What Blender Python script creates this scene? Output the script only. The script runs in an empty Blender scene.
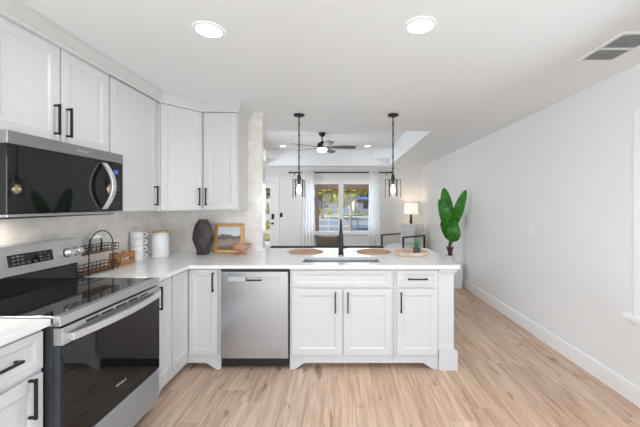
import bpy, bmesh, math, random
from mathutils import Matrix, Vector
random.seed(7)
S = bpy.context.scene
COL = S.collection
PI = math.pi

# ------------------------------------------------------------------ camera, world, light, exposure
cam_data = bpy.data.cameras.new('camera'); cam = bpy.data.objects.new('camera', cam_data); COL.objects.link(cam)
cam.location = (0, 0, 1.438); cam.rotation_euler = (PI/2, 0, 0)
cam_data.sensor_width = 36; cam_data.lens = 36*315/640
cam_data.shift_x = -23/640; cam_data.shift_y = -9.5/640
cam_data.clip_start = .05; cam_data.clip_end = 300
S.camera = cam
S.view_settings.view_transform = 'Standard'; S.view_settings.look = 'None'
S.view_settings.gamma = 1; S.view_settings.use_curve_mapping = False
S.view_settings.exposure = 0.42
S.cycles.use_denoising = True
S.cycles.max_bounces = 14; S.cycles.diffuse_bounces = 8; S.cycles.glossy_bounces = 5; S.cycles.transparent_max_bounces = 16
S.cycles.caustics_reflective = False; S.cycles.caustics_refractive = False
S.cycles.sample_clamp_indirect = 6

W = bpy.data.worlds.new('world'); S.world = W; W.use_nodes = True
wn = W.node_tree; bgn = wn.nodes['Background']
sky = wn.nodes.new('ShaderNodeTexSky'); sky.sky_type = 'NISHITA'; sky.sun_disc = False
sky.sun_elevation = math.radians(48); sky.sun_rotation = math.radians(215); sky.air_density = 1.0; sky.dust_density = .6
wn.links.new(sky.outputs[0], bgn.inputs[0]); bgn.inputs[1].default_value = .16

def light(name, kind, loc, energy, color=(1, 1, 1), rot=(0, 0, 0), size=None, size_y=None, spread=None):
    d = bpy.data.lights.new(name, kind); d.energy = energy; d.color = color
    o = bpy.data.objects.new(name, d); COL.objects.link(o); o.location = loc; o.rotation_euler = rot
    if kind == 'AREA':
        if size_y: d.shape = 'RECTANGLE'; d.size = size; d.size_y = size_y
        elif size: d.shape = 'DISK'; d.size = size
        if spread: d.spread = spread
    return o
sun = light('sun', 'SUN', (0, 0, 20), 4.2, (1, .95, .86), (math.radians(42), 0, math.radians(-38)))
sun.data.angle = .01
# daylight through the right and far windows; rear, left and living-room fill is added
DAY = (.85, .95, 1.05)
light('added_rear_fill', 'AREA', (-.4, -1.82, 1.15), 50, DAY, (math.radians(101), 0, 0), 2.6, 2.0)  # added fill lamp behind the camera, in front of the unseen patio door
light('side_window_daylight', 'AREA', (2.06, 1.30, 1.38), 19, DAY, (0, math.radians(64), 0), 1.35, 1.6)
light('added_left_fill', 'AREA', (-1.96, -.95, 1.40), 40, DAY, (0, math.radians(-68), 0), 1.3, 1.0)  # added fill lamp from the left, also gives the streak on the steel
light('front_window_daylight', 'AREA', (-.03, 8.69, 1.35), 22, DAY, (math.radians(-90), 0, 0), 1.9, 1.3)
light('added_living_fill', 'AREA', (-3.2, 6.2, 1.5), 47, DAY, (0, math.radians(-78), 0), 1.4, 1.8)  # added fill lamp for the living room; this wall has no window

# ------------------------------------------------------------------ helpers
ORG = {}
class MB:
    """collects shapes (world coordinates) for one mesh object"""
    def __init__(s, M=None): s.v = []; s.f = []; s.sm = []; s.M = M or Matrix.Identity(4)
    def add(s, vs, fs, smooth=False):
        n = len(s.v); s.v += [s.M @ Vector(v) for v in vs]
        for f in fs: s.f.append([i+n for i in f]); s.sm.append(smooth)
        return s
    def box(s, x0, x1, y0, y1, z0, z1):
        return s.add([(x0,y0,z0),(x1,y0,z0),(x1,y1,z0),(x0,y1,z0),(x0,y0,z1),(x1,y0,z1),(x1,y1,z1),(x0,y1,z1)],
                     [(0,3,2,1),(4,5,6,7),(0,1,5,4),(1,2,6,5),(2,3,7,6),(3,0,4,7)])
    def lathe(s, x, y, prof, n=24, axis='z', cap=True, M=None):
        vs = []
        for r, h in prof:
            for k in range(n):
                a = 2*PI*k/n; c, d = r*math.cos(a), r*math.sin(a)
                vs.append((c, d, h))
        T = (M if M is not None else Matrix.Translation((x, y, 0)))
        vs = [T @ Vector(v) for v in vs]; fs = []
        for i in range(len(prof)-1):
            for k in range(n):
                fs.append((i*n+k, i*n+(k+1) % n, (i+1)*n+(k+1) % n, (i+1)*n+k))
        s.add(vs, fs, True)
        if cap:
            m = len(prof)-1
            s.add([vs[k] for k in range(n)], [tuple(reversed(range(n)))]); s.add([vs[m*n+k] for k in range(n)], [tuple(range(n))])
        return s
    def tube(s, pts, r, n=8, closed=False, cap=True):
        pts = [Vector(p) for p in pts]; m = len(pts); rs = r if isinstance(r, (list, tuple)) else [r]*m
        up = None; vs = []
        for i, p in enumerate(pts):
            if closed: t = pts[(i+1) % m]-pts[i-1]
            else: t = pts[min(i+1, m-1)]-pts[max(i-1, 0)]
            t.normalize()
            if up is None:
                up = Vector((0,0,1)) if abs(t.z) < .9 else Vector((1,0,0))
            u = (up - t*up.dot(t)); u.normalize(); up = u; w = t.cross(u)
            for k in range(n):
                a = 2*PI*(k+.5)/n; vs.append(p+(u*math.cos(a)+w*math.sin(a))*rs[i])
        fs = []
        for i in range(m if closed else m-1):
            j = (i+1) % m
            for k in range(n): fs.append((i*n+k, i*n+(k+1) % n, j*n+(k+1) % n, j*n+k))
        s.add(vs, fs, n > 5)
        if cap and not closed:
            s.add(vs[:n], [tuple(reversed(range(n)))]); s.add(vs[-n:], [tuple(range(n))])
        return s
    def bar(s, a, b, w, h=None):
        """square bar from a to b"""
        h = h or w; a = Vector(a); b = Vector(b); t = (b-a).normalized()
        up = Vector((0,0,1)) if abs(t.z) < .9 else Vector((0,1,0))
        u = t.cross(up).normalized(); v = u.cross(t)
        c = [(-1,-1),(1,-1),(1,1),(-1,1)]
        return s.add([a+u*w/2*i+v*h/2*j for i, j in c]+[b+u*w/2*i+v*h/2*j for i, j in c],
                     [(3,2,1,0),(4,5,6,7),(0,1,5,4),(1,2,6,5),(2,3,7,6),(3,0,4,7)])
    def prism(s, poly, fn, w0, w1):
        """polygon (u,v) extruded w0..w1, fn(u,v,w)->xyz"""
        n = len(poly)
        return s.add([fn(u, v, w0) for u, v in poly]+[fn(u, v, w1) for u, v in poly],
                     [tuple(reversed(range(n))), tuple(range(n, 2*n))]+[(k, (k+1) % n, n+(k+1) % n, n+k) for k in range(n)])
    def cells(s, us, vs, keep, w0, w1, fn):
        nu, nv = len(us), len(vs); K = {}
        for i in range(nu-1):
            for j in range(nv-1):
                K[i, j] = keep((us[i]+us[i+1])/2, (vs[j]+vs[j+1])/2)
        P = [fn(u, v, w0) for u in us for v in vs]+[fn(u, v, w1) for u in us for v in vs]; N = nu*nv
        I = lambda i, j, t: i*nv+j+t*N
        F = []
        for (i, j), k in K.items():
            if not k: continue
            F += [(I(i,j,0), I(i,j+1,0), I(i+1,j+1,0), I(i+1,j,0)), (I(i,j,1), I(i+1,j,1), I(i+1,j+1,1), I(i,j+1,1))]
            if not K.get((i-1,j)): F.append((I(i,j,0), I(i,j,1), I(i,j+1,1), I(i,j+1,0)))
            if not K.get((i+1,j)): F.append((I(i+1,j,0), I(i+1,j+1,0), I(i+1,j+1,1), I(i+1,j,1)))
            if not K.get((i,j-1)): F.append((I(i,j,0), I(i+1,j,0), I(i+1,j,1), I(i,j,1)))
            if not K.get((i,j+1)): F.append((I(i,j+1,0), I(i,j+1,1), I(i+1,j+1,1), I(i+1,j+1,0)))
        used = sorted({q for f in F for q in f}); mp = {q: n for n, q in enumerate(used)}
        return s.add([P[q] for q in used], [tuple(mp[q] for q in f) for f in F])
    def sweep(s, path, prof):
        """path (x,y) list, profile (out,z) list; out is to the right of travel"""
        m = len(path); pv = [Vector((p[0], p[1])) for p in path]; vs = []
        for i in range(m):
            d0 = (pv[i]-pv[i-1]).normalized() if i else None
            d1 = (pv[i+1]-pv[i]).normalized() if i < m-1 else None
            d0 = d0 or d1; d1 = d1 or d0
            n0 = Vector((d0.y, -d0.x)); n1 = Vector((d1.y, -d1.x)); b = (n0+n1); b = b/ (b.length_squared/2) if b.length > .1 else n0
            for o, z in prof: vs.append((pv[i].x+b.x*o, pv[i].y+b.y*o, z))
        k = len(prof); fs = []
        for i in range(m-1):
            for j in range(k): fs.append((i*k+j, i*k+(j+1) % k, (i+1)*k+(j+1) % k, (i+1)*k+j))
        fs += [tuple(range(k)), tuple(reversed(range((m-1)*k, m*k)))]
        return s.add(vs, fs)

def obj(name, mb, mat, parent=None, bev=0, seg=2, sub=0, org=None):
    o3 = Vector(org) if org is not None else (ORG.get(parent.name, Vector()) if parent else Vector())
    me = bpy.data.meshes.new(name); me.from_pydata([v-o3 for v in mb.v], [], mb.f)
    bm = bmesh.new(); bm.from_mesh(me); bmesh.ops.recalc_face_normals(bm, faces=bm.faces); bm.to_mesh(me); bm.free()
    me.polygons.foreach_set('use_smooth', mb.sm if not sub else [True]*len(mb.f))
    if not sub and any(mb.sm): me.set_sharp_from_angle(angle=math.radians(40))
    me.materials.append(mat)
    o = bpy.data.objects.new(name, me); COL.objects.link(o)
    if parent: o.parent = parent
    elif org is not None: o.location = o3
    ORG[o.name] = o3
    if bev:
        m = o.modifiers.new('edge', 'BEVEL'); m.width = bev; m.segments = seg; m.limit_method = 'ANGLE'; m.angle_limit = math.radians(50)
        m.harden_normals = False
    if sub:
        m = o.modifiers.new('round', 'SUBSURF'); m.levels = sub; m.render_levels = sub
    return o
def thing(name, label, cat, loc, group=None):
    o = bpy.data.objects.new(name, None); COL.objects.link(o); o.location = loc; o.empty_display_size = .1
    ORG[o.name] = Vector(loc); return tag(o, label, cat, group)
def tag(o, label, cat, group=None):
    o['label'] = label; o['category'] = cat
    if group: o['group'] = group
    return o
def struct(name, mb, mat, bev=0):
    o = obj(name, mb, mat, bev=bev); o['kind'] = 'structure'; return o
def dup(root, loc, label, rotz=None):
    def cp(o, par):
        c = o.copy(); COL.objects.link(c); ORG[c.name] = ORG.get(o.name, Vector())
        if par: c.parent = par
        for ch in [x for x in COL.objects if x.parent == o]: cp(ch, c)
        return c
    r = cp(root, None); r.location = loc; r['label'] = label
    if rotz is not None: r.rotation_euler = (0, 0, rotz)
    return r
XY = lambda u, v, w: (u, v, w)
XZ = lambda u, v, w: (u, w, v)
YZ = lambda u, v, w: (w, u, v)
def T(x, y, z, a=0): return Matrix.Translation((x, y, z)) @ Matrix.Rotation(a, 4, 'Z')

# ------------------------------------------------------------------ materials
def mat(name, col, rough=.5, metal=0, **kw):
    m = bpy.data.materials.new(name); m.use_nodes = True; b = m.node_tree.nodes['Principled BSDF']
    b.inputs['Base Color'].default_value = (*col, 1); b.inputs['Roughness'].default_value = rough; b.inputs['Metallic'].default_value = metal
    for k, v in kw.items():
        k = k.replace('_', ' ')
        b.inputs[k].default_value = (*v, 1) if isinstance(v, tuple) else v
    return m
def nodes(m): return m.node_tree.nodes, m.node_tree.links, m.node_tree.nodes['Principled BSDF']
def coords(N, L, scale=(1,1,1), rot=(0,0,0)):
    tc = N.new('ShaderNodeTexCoord'); mp = N.new('ShaderNodeMapping')
    mp.inputs['Scale'].default_value = scale; mp.inputs['Rotation'].default_value = rot
    L.new(tc.outputs['Object'], mp.inputs['Vector']); return mp.outputs[0]
def noisy(m, c1, c2, scale=(8,8,8), nscale=4, detail=4, lo=.35, hi=.65, bump=0, bdist=.002):
    N, L, b = nodes(m); v = coords(N, L, scale)
    n = N.new('ShaderNodeTexNoise'); n.inputs['Scale'].default_value = nscale; n.inputs['Detail'].default_value = detail
    L.new(v, n.inputs['Vector'])
    r = N.new('ShaderNodeValToRGB'); r.color_ramp.elements[0].color = (*c1, 1); r.color_ramp.elements[1].color = (*c2, 1)
    r.color_ramp.elements[0].position = lo; r.color_ramp.elements[1].position = hi
    L.new(n.outputs[0], r.inputs[0]); L.new(r.outputs[0], b.inputs['Base Color'])
    if bump:
        bp = N.new('ShaderNodeBump'); bp.inputs['Strength'].default_value = bump; bp.inputs['Distance'].default_value = bdist
        L.new(n.outputs[0], bp.inputs['Height']); L.new(bp.outputs[0], b.inputs['Normal'])
    return m
def nmat(name, c1, c2, rough=.5, metal=0, kw=None, **n): return noisy(mat(name, c1, rough, metal, **(kw or {})), c1, c2, **n)

M_WALL = nmat('wall_paint', (.79,.79,.79), (.81,.81,.808), .6, nscale=30, bump=.03)
M_CEIL = nmat('ceiling_paint', (.84,.868,.89), (.855,.883,.905), .7, nscale=40, bump=.04)
M_CAB = nmat('white_cabinet_lacquer', (.64,.64,.645), (.66,.66,.665), .32, nscale=2)
M_TRIM = nmat('white_trim_paint', (.84,.84,.84), (.86,.86,.86), .35, nscale=3)
M_BLACK = nmat('matte_black_metal', (.014,.014,.015), (.02,.02,.021), .42, .3, nscale=6)
M_QUARTZ = nmat('white_quartz', (.80,.80,.79), (.85,.85,.845), .16, nscale=1.2, detail=8, lo=.42, hi=.55)
M_STEEL = nmat('brushed_stainless', (.555,.60,.65), (.615,.66,.71), .30, 1, scale=(1,1,60), nscale=8)
M_STEELH = nmat('brushed_stainless_horizontal', (.58,.59,.605), (.64,.65,.665), .28, 1, scale=(40,2,60), nscale=3)
M_STEEL.node_tree.nodes['Principled BSDF'].inputs['Anisotropic'].default_value = .75
M_STEEL.node_tree.nodes['Principled BSDF'].inputs['Roughness'].default_value = .24
M_STEELF = nmat('brushed_stainless_drawer', (.47,.54,.61), (.53,.60,.67), .42, .9, scale=(1,1,60), nscale=8)
M_STRIP = nmat('matte_silver_strip', (.50,.51,.52), (.54,.55,.56), .55, .5, nscale=5)
M_STEELD = nmat('dim_brushed_stainless', (.37,.365,.37), (.42,.415,.42), .34, 1, scale=(40,2,60), nscale=3)
M_SATIN = nmat('satin_steel', (.74,.74,.75), (.80,.80,.81), .36, .9, nscale=5)
M_BRIGHT = nmat('polished_steel', (.72,.72,.73), (.78,.78,.79), .18, 1, nscale=5)
M_KNOB = nmat('satin_knob', (.74,.74,.75), (.80,.80,.81), .42, .75, nscale=5)
M_SINK = nmat('sink_steel', (.58,.58,.59), (.64,.64,.65), .40, 1, scale=(60,60,1), nscale=3)
M_GLASSBLK = nmat('black_glass', (.006,.006,.007), (.008,.008,.009), .035, nscale=3)
M_COOKTOP = nmat('black_ceramic_glass', (.008,.008,.009), (.014,.014,.015), .05, nscale=60, detail=2)
M_SIDE = nmat('dark_grey_enamel', (.035,.042,.052), (.045,.052,.062), .35, nscale=4)
M_BLKPLASTIC = nmat('black_plastic', (.012,.012,.013), (.016,.016,.017), .4, nscale=8)
M_MARK = mat('pale_printed_marks', (.55,.55,.55), .5)
M_DIMMARK = mat('dim_printed_marks', (.10,.105,.12), .5)
M_DARKMARK = mat('dark_printed_marks', (.10,.10,.10), .5)
def emis(name, col, strength):
    m = bpy.data.materials.new(name); m.use_nodes = True; N = m.node_tree.nodes; b = N['Principled BSDF']
    b.inputs['Base Color'].default_value = (*col, 1); b.inputs['Emission Color'].default_value = (*col, 1); b.inputs['Emission Strength'].default_value = strength
    return m
M_LED = emis('led_diffuser', (1, .985, .96), 5)
M_FANLIGHT = emis('fan_light_glass', (1, .97, .93), 2.6)
M_BULB = emis('filament_bulb', (1, .74, .45), 5)
M_BLUELCD = emis('blue_lcd', (.05, .09, .30), .5)
M_TASK = emis('warm_task_light', (1, .93, .84), 4)
M_SHADE = emis('linen_lamp_shade', (.95, .86, .74), .42)
def pane(name, tint=(1,1,1), rough=0.0, ior=1.4):
    m = bpy.data.materials.new(name); m.use_nodes = True; N = m.node_tree.nodes; L = m.node_tree.links
    N.remove(N['Principled BSDF']); out = N['Material Output']
    t = N.new('ShaderNodeBsdfTransparent'); t.inputs[0].default_value = (*tint, 1)
    g = N.new('ShaderNodeBsdfGlossy'); g.inputs['Roughness'].default_value = rough
    f = N.new('ShaderNodeFresnel'); f.inputs[0].default_value = ior
    mx = N.new('ShaderNodeMixShader'); L.new(f.outputs[0], mx.inputs[0]); L.new(t.outputs[0], mx.inputs[1]); L.new(g.outputs[0], mx.inputs[2])
    L.new(mx.outputs[0], out.inputs[0]); return m
M_PANE = pane('window_glass', (.96,.97,.97))
M_SHADEGLASS = pane('clear_shade_glass', (.965,.965,.965), .03, 1.38)

def planks():
    m = mat('oak_plank_floor', (.5,.35,.25), .42); N, L, b = nodes(m)
    def math_(op, a, v=None, w=None):
        q = N.new('ShaderNodeMath'); q.operation = op
        for k, x in enumerate((a, v, w)):
            if x is None: continue
            if isinstance(x, (int, float)): q.inputs[k].default_value = x
            else: L.new(x, q.inputs[k])
        return q.outputs[0]
    PW, PLEN = .165, 1.22
    tc = N.new('ShaderNodeTexCoord'); sp = N.new('ShaderNodeSeparateXYZ'); L.new(tc.outputs['Object'], sp.inputs[0])
    row = math_('FLOOR', math_('DIVIDE', math_('ADD', sp.outputs[0], 10), PW))
    hsh = math_('FRACT', math_('MULTIPLY', math_('SINE', math_('MULTIPLY', row, 12.9898)), 43758.5))
    yo = math_('MULTIPLY_ADD', hsh, PLEN, math_('ADD', sp.outputs[1], 20))
    cb = N.new('ShaderNodeCombineXYZ'); L.new(yo, cb.inputs[0]); L.new(math_('ADD', sp.outputs[0], 10), cb.inputs[1])
    def bricks(c1, c2, mo, ms):
        br = N.new('ShaderNodeTexBrick'); br.offset = 0; br.inputs['Scale'].default_value = 1
        br.inputs['Brick Width'].default_value = PLEN; br.inputs['Row Height'].default_value = PW; br.inputs['Mortar Size'].default_value = ms
        br.inputs['Color1'].default_value = (*c1, 1); br.inputs['Color2'].default_value = (*c2, 1); br.inputs['Mortar'].default_value = (*mo, 1)
        L.new(cb.outputs[0], br.inputs['Vector']); return br
    br = bricks((.71,.53,.40), (.59,.42,.305), (.42,.30,.21), .0010)
    rn = bricks((0,0,0), (1,1,1), (0,0,0), 0)
    def grain(sy, sx, scale, det, dist):
        mp = N.new('ShaderNodeMapping'); mp.inputs['Scale'].default_value = (sy, sx, 1); L.new(cb.outputs[0], mp.inputs[0])
        ad = N.new('ShaderNodeVectorMath'); ad.operation = 'MULTIPLY_ADD'; ad.inputs[1].default_value = (37, 11, 5)
        L.new(rn.outputs[0], ad.inputs[0]); L.new(mp.outputs[0], ad.inputs[2])
        n = N.new('ShaderNodeTexNoise'); n.inputs['Scale'].default_value = scale; n.inputs['Detail'].default_value = det; n.inputs['Roughness'].default_value = .6
        n.inputs['Distortion'].default_value = dist; L.new(ad.outputs[0], n.inputs['Vector']); return n.outputs[0]
    def ramp(f, stops):
        r = N.new('ShaderNodeValToRGB'); e = r.color_ramp.elements
        e[0].position, e[0].color = stops[0][0], (*stops[0][1], 1); e[1].position, e[1].color = stops[1][0], (*stops[1][1], 1)
        L.new(f, r.inputs[0]); return r.outputs[0]
    def mul(a, c, f):
        mu = N.new('ShaderNodeMix'); mu.data_type = 'RGBA'; mu.blend_type = 'MULTIPLY'; mu.inputs[0].default_value = f
        L.new(a, mu.inputs[6]); L.new(c, mu.inputs[7]); return mu.outputs[2]
    fine = grain(1.2, 24, 1.8, 6, .5); broad = grain(.9, 7, 1.3, 3, 1.2); knot = grain(2.6, 9, 1.15, 2, .6)
    c = mul(br.outputs[0], ramp(fine, ((.32, (.64,.56,.50)), (.56, (1.03,1.03,1.03)))), .75)
    c = mul(c, ramp(broad, ((.30, (.72,.66,.61)), (.62, (1.03,1.03,1.03)))), .8)
    c = mul(c, ramp(knot, ((.26, (.46,.34,.26)), (.37, (1,1,1)))), .85)
    L.new(c, b.inputs['Base Color'])
    bp = N.new('ShaderNodeBump'); bp.inputs['Strength'].default_value = .12; bp.inputs['Distance'].default_value = .001
    L.new(fine, bp.inputs['Height']); L.new(bp.outputs[0], b.inputs['Normal'])
    return m
M_FLOOR = planks()
def tiles(name, swap, c1, c2, mortar, bump=.35):
    m = mat(name, c1, .12); N, L, b = nodes(m)
    tc = N.new('ShaderNodeTexCoord'); sp = N.new('ShaderNodeSeparateXYZ'); cb = N.new('ShaderNodeCombineXYZ')
    L.new(tc.outputs['Object'], sp.inputs[0]); L.new(sp.outputs[1 if swap else 0], cb.inputs[0]); L.new(sp.outputs[2], cb.inputs[1])
    br = N.new('ShaderNodeTexBrick'); br.offset = .5; br.inputs['Scale'].default_value = 1
    br.inputs['Brick Width'].default_value = .30; br.inputs['Row Height'].default_value = .0762; br.inputs['Mortar Size'].default_value = .0014
    br.inputs['Color1'].default_value = (*c1, 1); br.inputs['Color2'].default_value = (*c2, 1); br.inputs['Mortar'].default_value = (*[v*.86 for v in mortar], 1)
    L.new(cb.outputs[0], br.inputs['Vector'])
    n = N.new('ShaderNodeTexNoise'); n.inputs['Scale'].default_value = 11; n.inputs['Detail'].default_value = 3; L.new(tc.outputs['Object'], n.inputs['Vector'])
    r = N.new('ShaderNodeValToRGB'); r.color_ramp.elements[0].color = (.86,.84,.82,1); r.color_ramp.elements[1].color = (1,1,1,1)
    r.color_ramp.elements[0].position = .3; r.color_ramp.elements[1].position = .7; L.new(n.outputs[0], r.inputs[0])
    mu = N.new('ShaderNodeMix'); mu.data_type = 'RGBA'; mu.blend_type = 'MULTIPLY'; mu.inputs[0].default_value = 1
    L.new(br.outputs[0], mu.inputs[6]); L.new(r.outputs[0], mu.inputs[7]); L.new(mu.outputs[2], b.inputs['Base Color'])
    su = N.new('ShaderNodeMath'); su.operation = 'SUBTRACT'; L.new(n.outputs[0], su.inputs[0]); L.new(br.outputs['Fac'], su.inputs[1])
    bp = N.new('ShaderNodeBump'); bp.inputs['Strength'].default_value = bump; bp.inputs['Distance'].default_value = .006
    L.new(su.outputs[0], bp.inputs['Height']); L.new(bp.outputs[0], b.inputs['Normal']); return m
M_TILE_L = tiles('glazed_tile_left_wall', True, (.88,.84,.81), (.82,.775,.745), (.84,.805,.775))
M_TILE_B = tiles('glazed_tile_back_wall', False, (.88,.84,.81), (.82,.775,.745), (.84,.805,.775), .45)

# ------------------------------------------------------------------ room shell
XL, XR, YK, YF, H, YC = -2.0, 2.105, 3.46, 8.55, 2.435, -1.9
XE = -.89                      # free end of the tiled kitchen wall
XLL = -3.3                     # living-room left wall
struct('floor', MB().box(XLL-.1, XR+.1, YC-.1, YF+.12, -.1, 0), M_FLOOR)
TX0, TX1, TY0, TY1, TZ = -2.04, 1.205, 4.30, 8.20, 2.838
c = MB().cells([XLL-.1, TX0, TX1, XR+.1], [YC-.1, TY0, TY1, YF+.12], lambda x, y: not (TX0 < x < TX1 and TY0 < y < TY1), H, TZ+.06, XY)
c.box(TX0-.02, TX1+.02, TY0-.02, TY1+.02, TZ, TZ+.08)
for xc, xi in ((TX1, .807), (TX0, -1.64)):     # sloped corner boxes of the tray
    a = (xi, TY1, 2.635); q = (xc, 7.90, 2.612); k = (xc, TY1, 2.45)
    a2, q2, k2 = (xi, TY1, TZ), (xc, 7.90, TZ), (xc, TY1, TZ)
    c.add([a, q, k, a2, q2, k2], [(0,1,2), (3,4,5), (0,1,4,3), (1,2,5,4), (2,0,3,5)])
struct('ceiling', c, M_CEIL)
WY0, WY1, WZ0, WZ1 = .42, 2.19, .64, 2.03     # window in the right wall
struct('wall_right', MB().cells([YC-.1, WY0, WY1, YF+.12], [0, WZ0, WZ1, H], lambda y, z: not (WY0 < y < WY1 and WZ0 < z < WZ1), XR, XR+.12, YZ), M_WALL)
struct('wall_left', MB().cells([YC-.1, -1.45, -.45, YK], [0, .75, 2.05, H], lambda y, z: not (-1.45 < y < -.45 and .75 < z < 2.05), XL-.12, XL, YZ), M_WALL)
w3 = struct('window_added', MB().cells([-1.52, -1.40, -.97, -.93, -.50, -.38], [.68, .80, 2.0, 2.12], lambda y, z: not (.80 < z < 2.0 and (-1.40 < y < -.97 or -.93 < y < -.50)), XL-.06, XL+.018, YZ), M_TRIM)  # unseen window, added to account for the fill from the left
obj('window_pane', MB().box(XL-.035, XL-.03, -1.40, -.97, .80, 2.0), M_PANE, w3); obj('window_pane', MB().box(XL-.035, XL-.03, -.93, -.50, .80, 2.0), M_PANE, w3)
struct('wall_partition', MB().box(XLL-.1, XE, YK, YK+.12, 0, H), M_WALL)
struct('wall_living_left', MB().box(XLL-.1, XLL, YK+.12, YF+.12, 0, H), M_WALL)
FX0, FX1, FZ0, FZ1 = -1.02, .95, .655, 2.02   # far window opening
DX0, DX1, DZ = -2.735, -1.815, 2.035          # front door opening
struct('wall_far', MB().cells([XLL-.1, DX0, DX1, FX0, FX1, XR+.1], [0, FZ0, FZ1, DZ, H],
       lambda x, z: not ((FX0 < x < FX1 and FZ0 < z < FZ1) or (DX0 < x < DX1 and z < DZ)), YF, YF+.12, XZ), M_WALL)
PX0, PX1 = -1.75, .95
struct('wall_rear', MB().cells([XL-.1, PX0, PX1, XR+.1], [0, 2.1, H], lambda x, z: not (PX0 < x < PX1 and z < 2.1), YC-.1, YC, XZ), M_WALL)
d = struct('door_added', MB().box(PX0, PX1, YC-.09, YC-.02, 2.04, 2.1).box(PX0, PX0+.06, YC-.09, YC-.02, 0, 2.04).box(PX1-.06, PX1, YC-.09, YC-.02, 0, 2.04)
           .box(-.43, -.37, YC-.09, YC-.02, 0, 2.04), M_TRIM)  # unseen patio door, added only to account for the rear fill
obj('door_glass', MB().box(PX0+.06, PX1-.06, YC-.06, YC-.055, .02, 2.04), M_PANE, d)
# glazed tile over the partition's kitchen side, its free end, and the left wall's splashback
t = MB().box(XL+.009, XE+.008, YK-.008, YK, 0, H)
struct('wall_tile_back', t, M_TILE_B)
struct('wall_tile_end', MB().box(XE, XE+.008, YK, YK+.12, 0, H), M_TILE_L)
struct('wall_tile_left', MB().box(XL, XL+.008, .6, YK, .9, 1.5), M_TILE_L)
# baseboards
BB = [(0,0), (.015,0), (.015,.128), (.009,.14), (0,.14)]
struct('baseboard_right', MB().sweep([(XR, YF), (XR, YC)], BB), M_TRIM)
struct('baseboard_far', MB().sweep([(DX1+.09, YF), (XR-.015, YF)], BB), M_TRIM)
struct('baseboard_partition', MB().sweep([(XE+.008, YK+.12), (XLL, YK+.12)], BB), M_TRIM)
# crown along the wall cabinets
CR = [(0,2.343), (.010,2.343), (.014,2.362), (.022,2.368), (.046,2.412), (.052,2.416), (.052,2.4345), (0,2.4345)]
UX, UY, UE = -1.635, 3.105, -1.04            # faces of the wall cabinets
struct('trim_1', MB().sweep([(UX, 1.42), (UX, 2.80), (-1.385, UY), (UE, UY), (UE, YK-.009)], CR), M_CAB)

# far window
def far_window():
    y = YF
    m = MB().cells([FX0-.06, FX0+.045, -.122, .011, FX1-.045, FX1+.06], [FZ0-.02, FZ0+.04, FZ1-.04, FZ1+.06],
        lambda x, z: not ((FX0+.045 < x < -.122 or .011 < x < FX1-.045) and FZ0+.04 < z < FZ1-.04), y-.018, y+.05, XZ)
    m.box(FX0-.09, FX1+.09, y-.06, y-.018, FZ0-.045, FZ0-.02)
    w = struct('window_1', m, M_TRIM, .003)
    obj('window_pane', MB().box(FX0+.045, -.122, y+.02, y+.026, FZ0+.04, FZ1-.04), M_PANE, w)
    obj('window_pane', MB().box(.011, FX1-.045, y+.02, y+.026, FZ0+.04, FZ1-.04), M_PANE, w)
far_window()
def side_window():
    x = XR
    m = MB().cells([WY0-.075, WY0+.04, 1.28, 1.33, WY1-.04, WY1+.075], [WZ0, WZ0+.05, WZ1-.04, WZ1+.075],
        lambda y, z: not ((WY0+.04 < y < 1.28 or 1.33 < y < WY1-.04) and WZ0+.05 < z < WZ1-.04), x-.018, x+.06, YZ)
    m.box(x-.06, x+.05, WY0-.13, WY1+.13, WZ0-.03, WZ0); m.box(x-.016, x, WY0-.075, WY1+.075, WZ0-.10, WZ0-.03)
    w = struct('window_2', m, M_TRIM, .003)
    obj('window_pane', MB().box(x+.03, x+.035, WY0+.04, 1.28, WZ0+.05, WZ1-.04), M_PANE, w)
    obj('window_pane', MB().box(x+.03, x+.035, 1.33, WY1-.04, WZ0+.05, WZ1-.04), M_PANE, w)
side_window()
def front_door():
    y = YF; zs = [0]; zl = []
    for py in (188, 203.4, 218.8, 234.2):
        zt = 1.438+(204-py)*YF/315; zl.append((zt-.295, zt))
    vs = sorted({0.008, 2.03} | {z for p in zl for z in p})
    lx0, lx1 = -2.57, -1.985
    m = MB().cells([DX0+.005, lx0, lx1, DX1-.005], vs, lambda x, z: not (lx0 < x < lx1 and any(a < z < b for a, b in zl)), y+.02, y+.065, XZ)
    dr = struct('door_1', m, M_TRIM, .002)
    for a, b in zl: obj('door_glass', MB().box(lx0, lx1, y+.04, y+.045, a, b), M_PANE, dr)
    kz = 1.438-12.5*YF/315; kx = (272.7-343)*YF/315
    obj('deadbolt_keypad', MB().box(kx-.032, kx+.032, y-.006, y+.02, kz-.075, kz+.075), M_BLACK, dr, .006)
    lz = 1.438-19.5*YF/315
    obj('door_handle', MB().lathe(0, 0, [(.03,0), (.03,.012), (.012,.014), (.012,.05)], 16, M=Matrix.Translation((kx, y+.02, lz)) @ Matrix.Rotation(PI/2, 4, 'X'))
        .bar((kx+.01, y-.03, lz), (kx-.10, y-.03, lz), .016), M_BLACK, dr)
    cs = MB().box(DX0-.09, DX0, y-.016, y, 0, DZ+.09).box(DX1, DX1+.09, y-.016, y, 0, DZ+.09).box(DX0, DX1, y-.016, y, DZ, DZ+.09)
    struct('trim_2', cs, M_TRIM, .002)
front_door()

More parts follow.
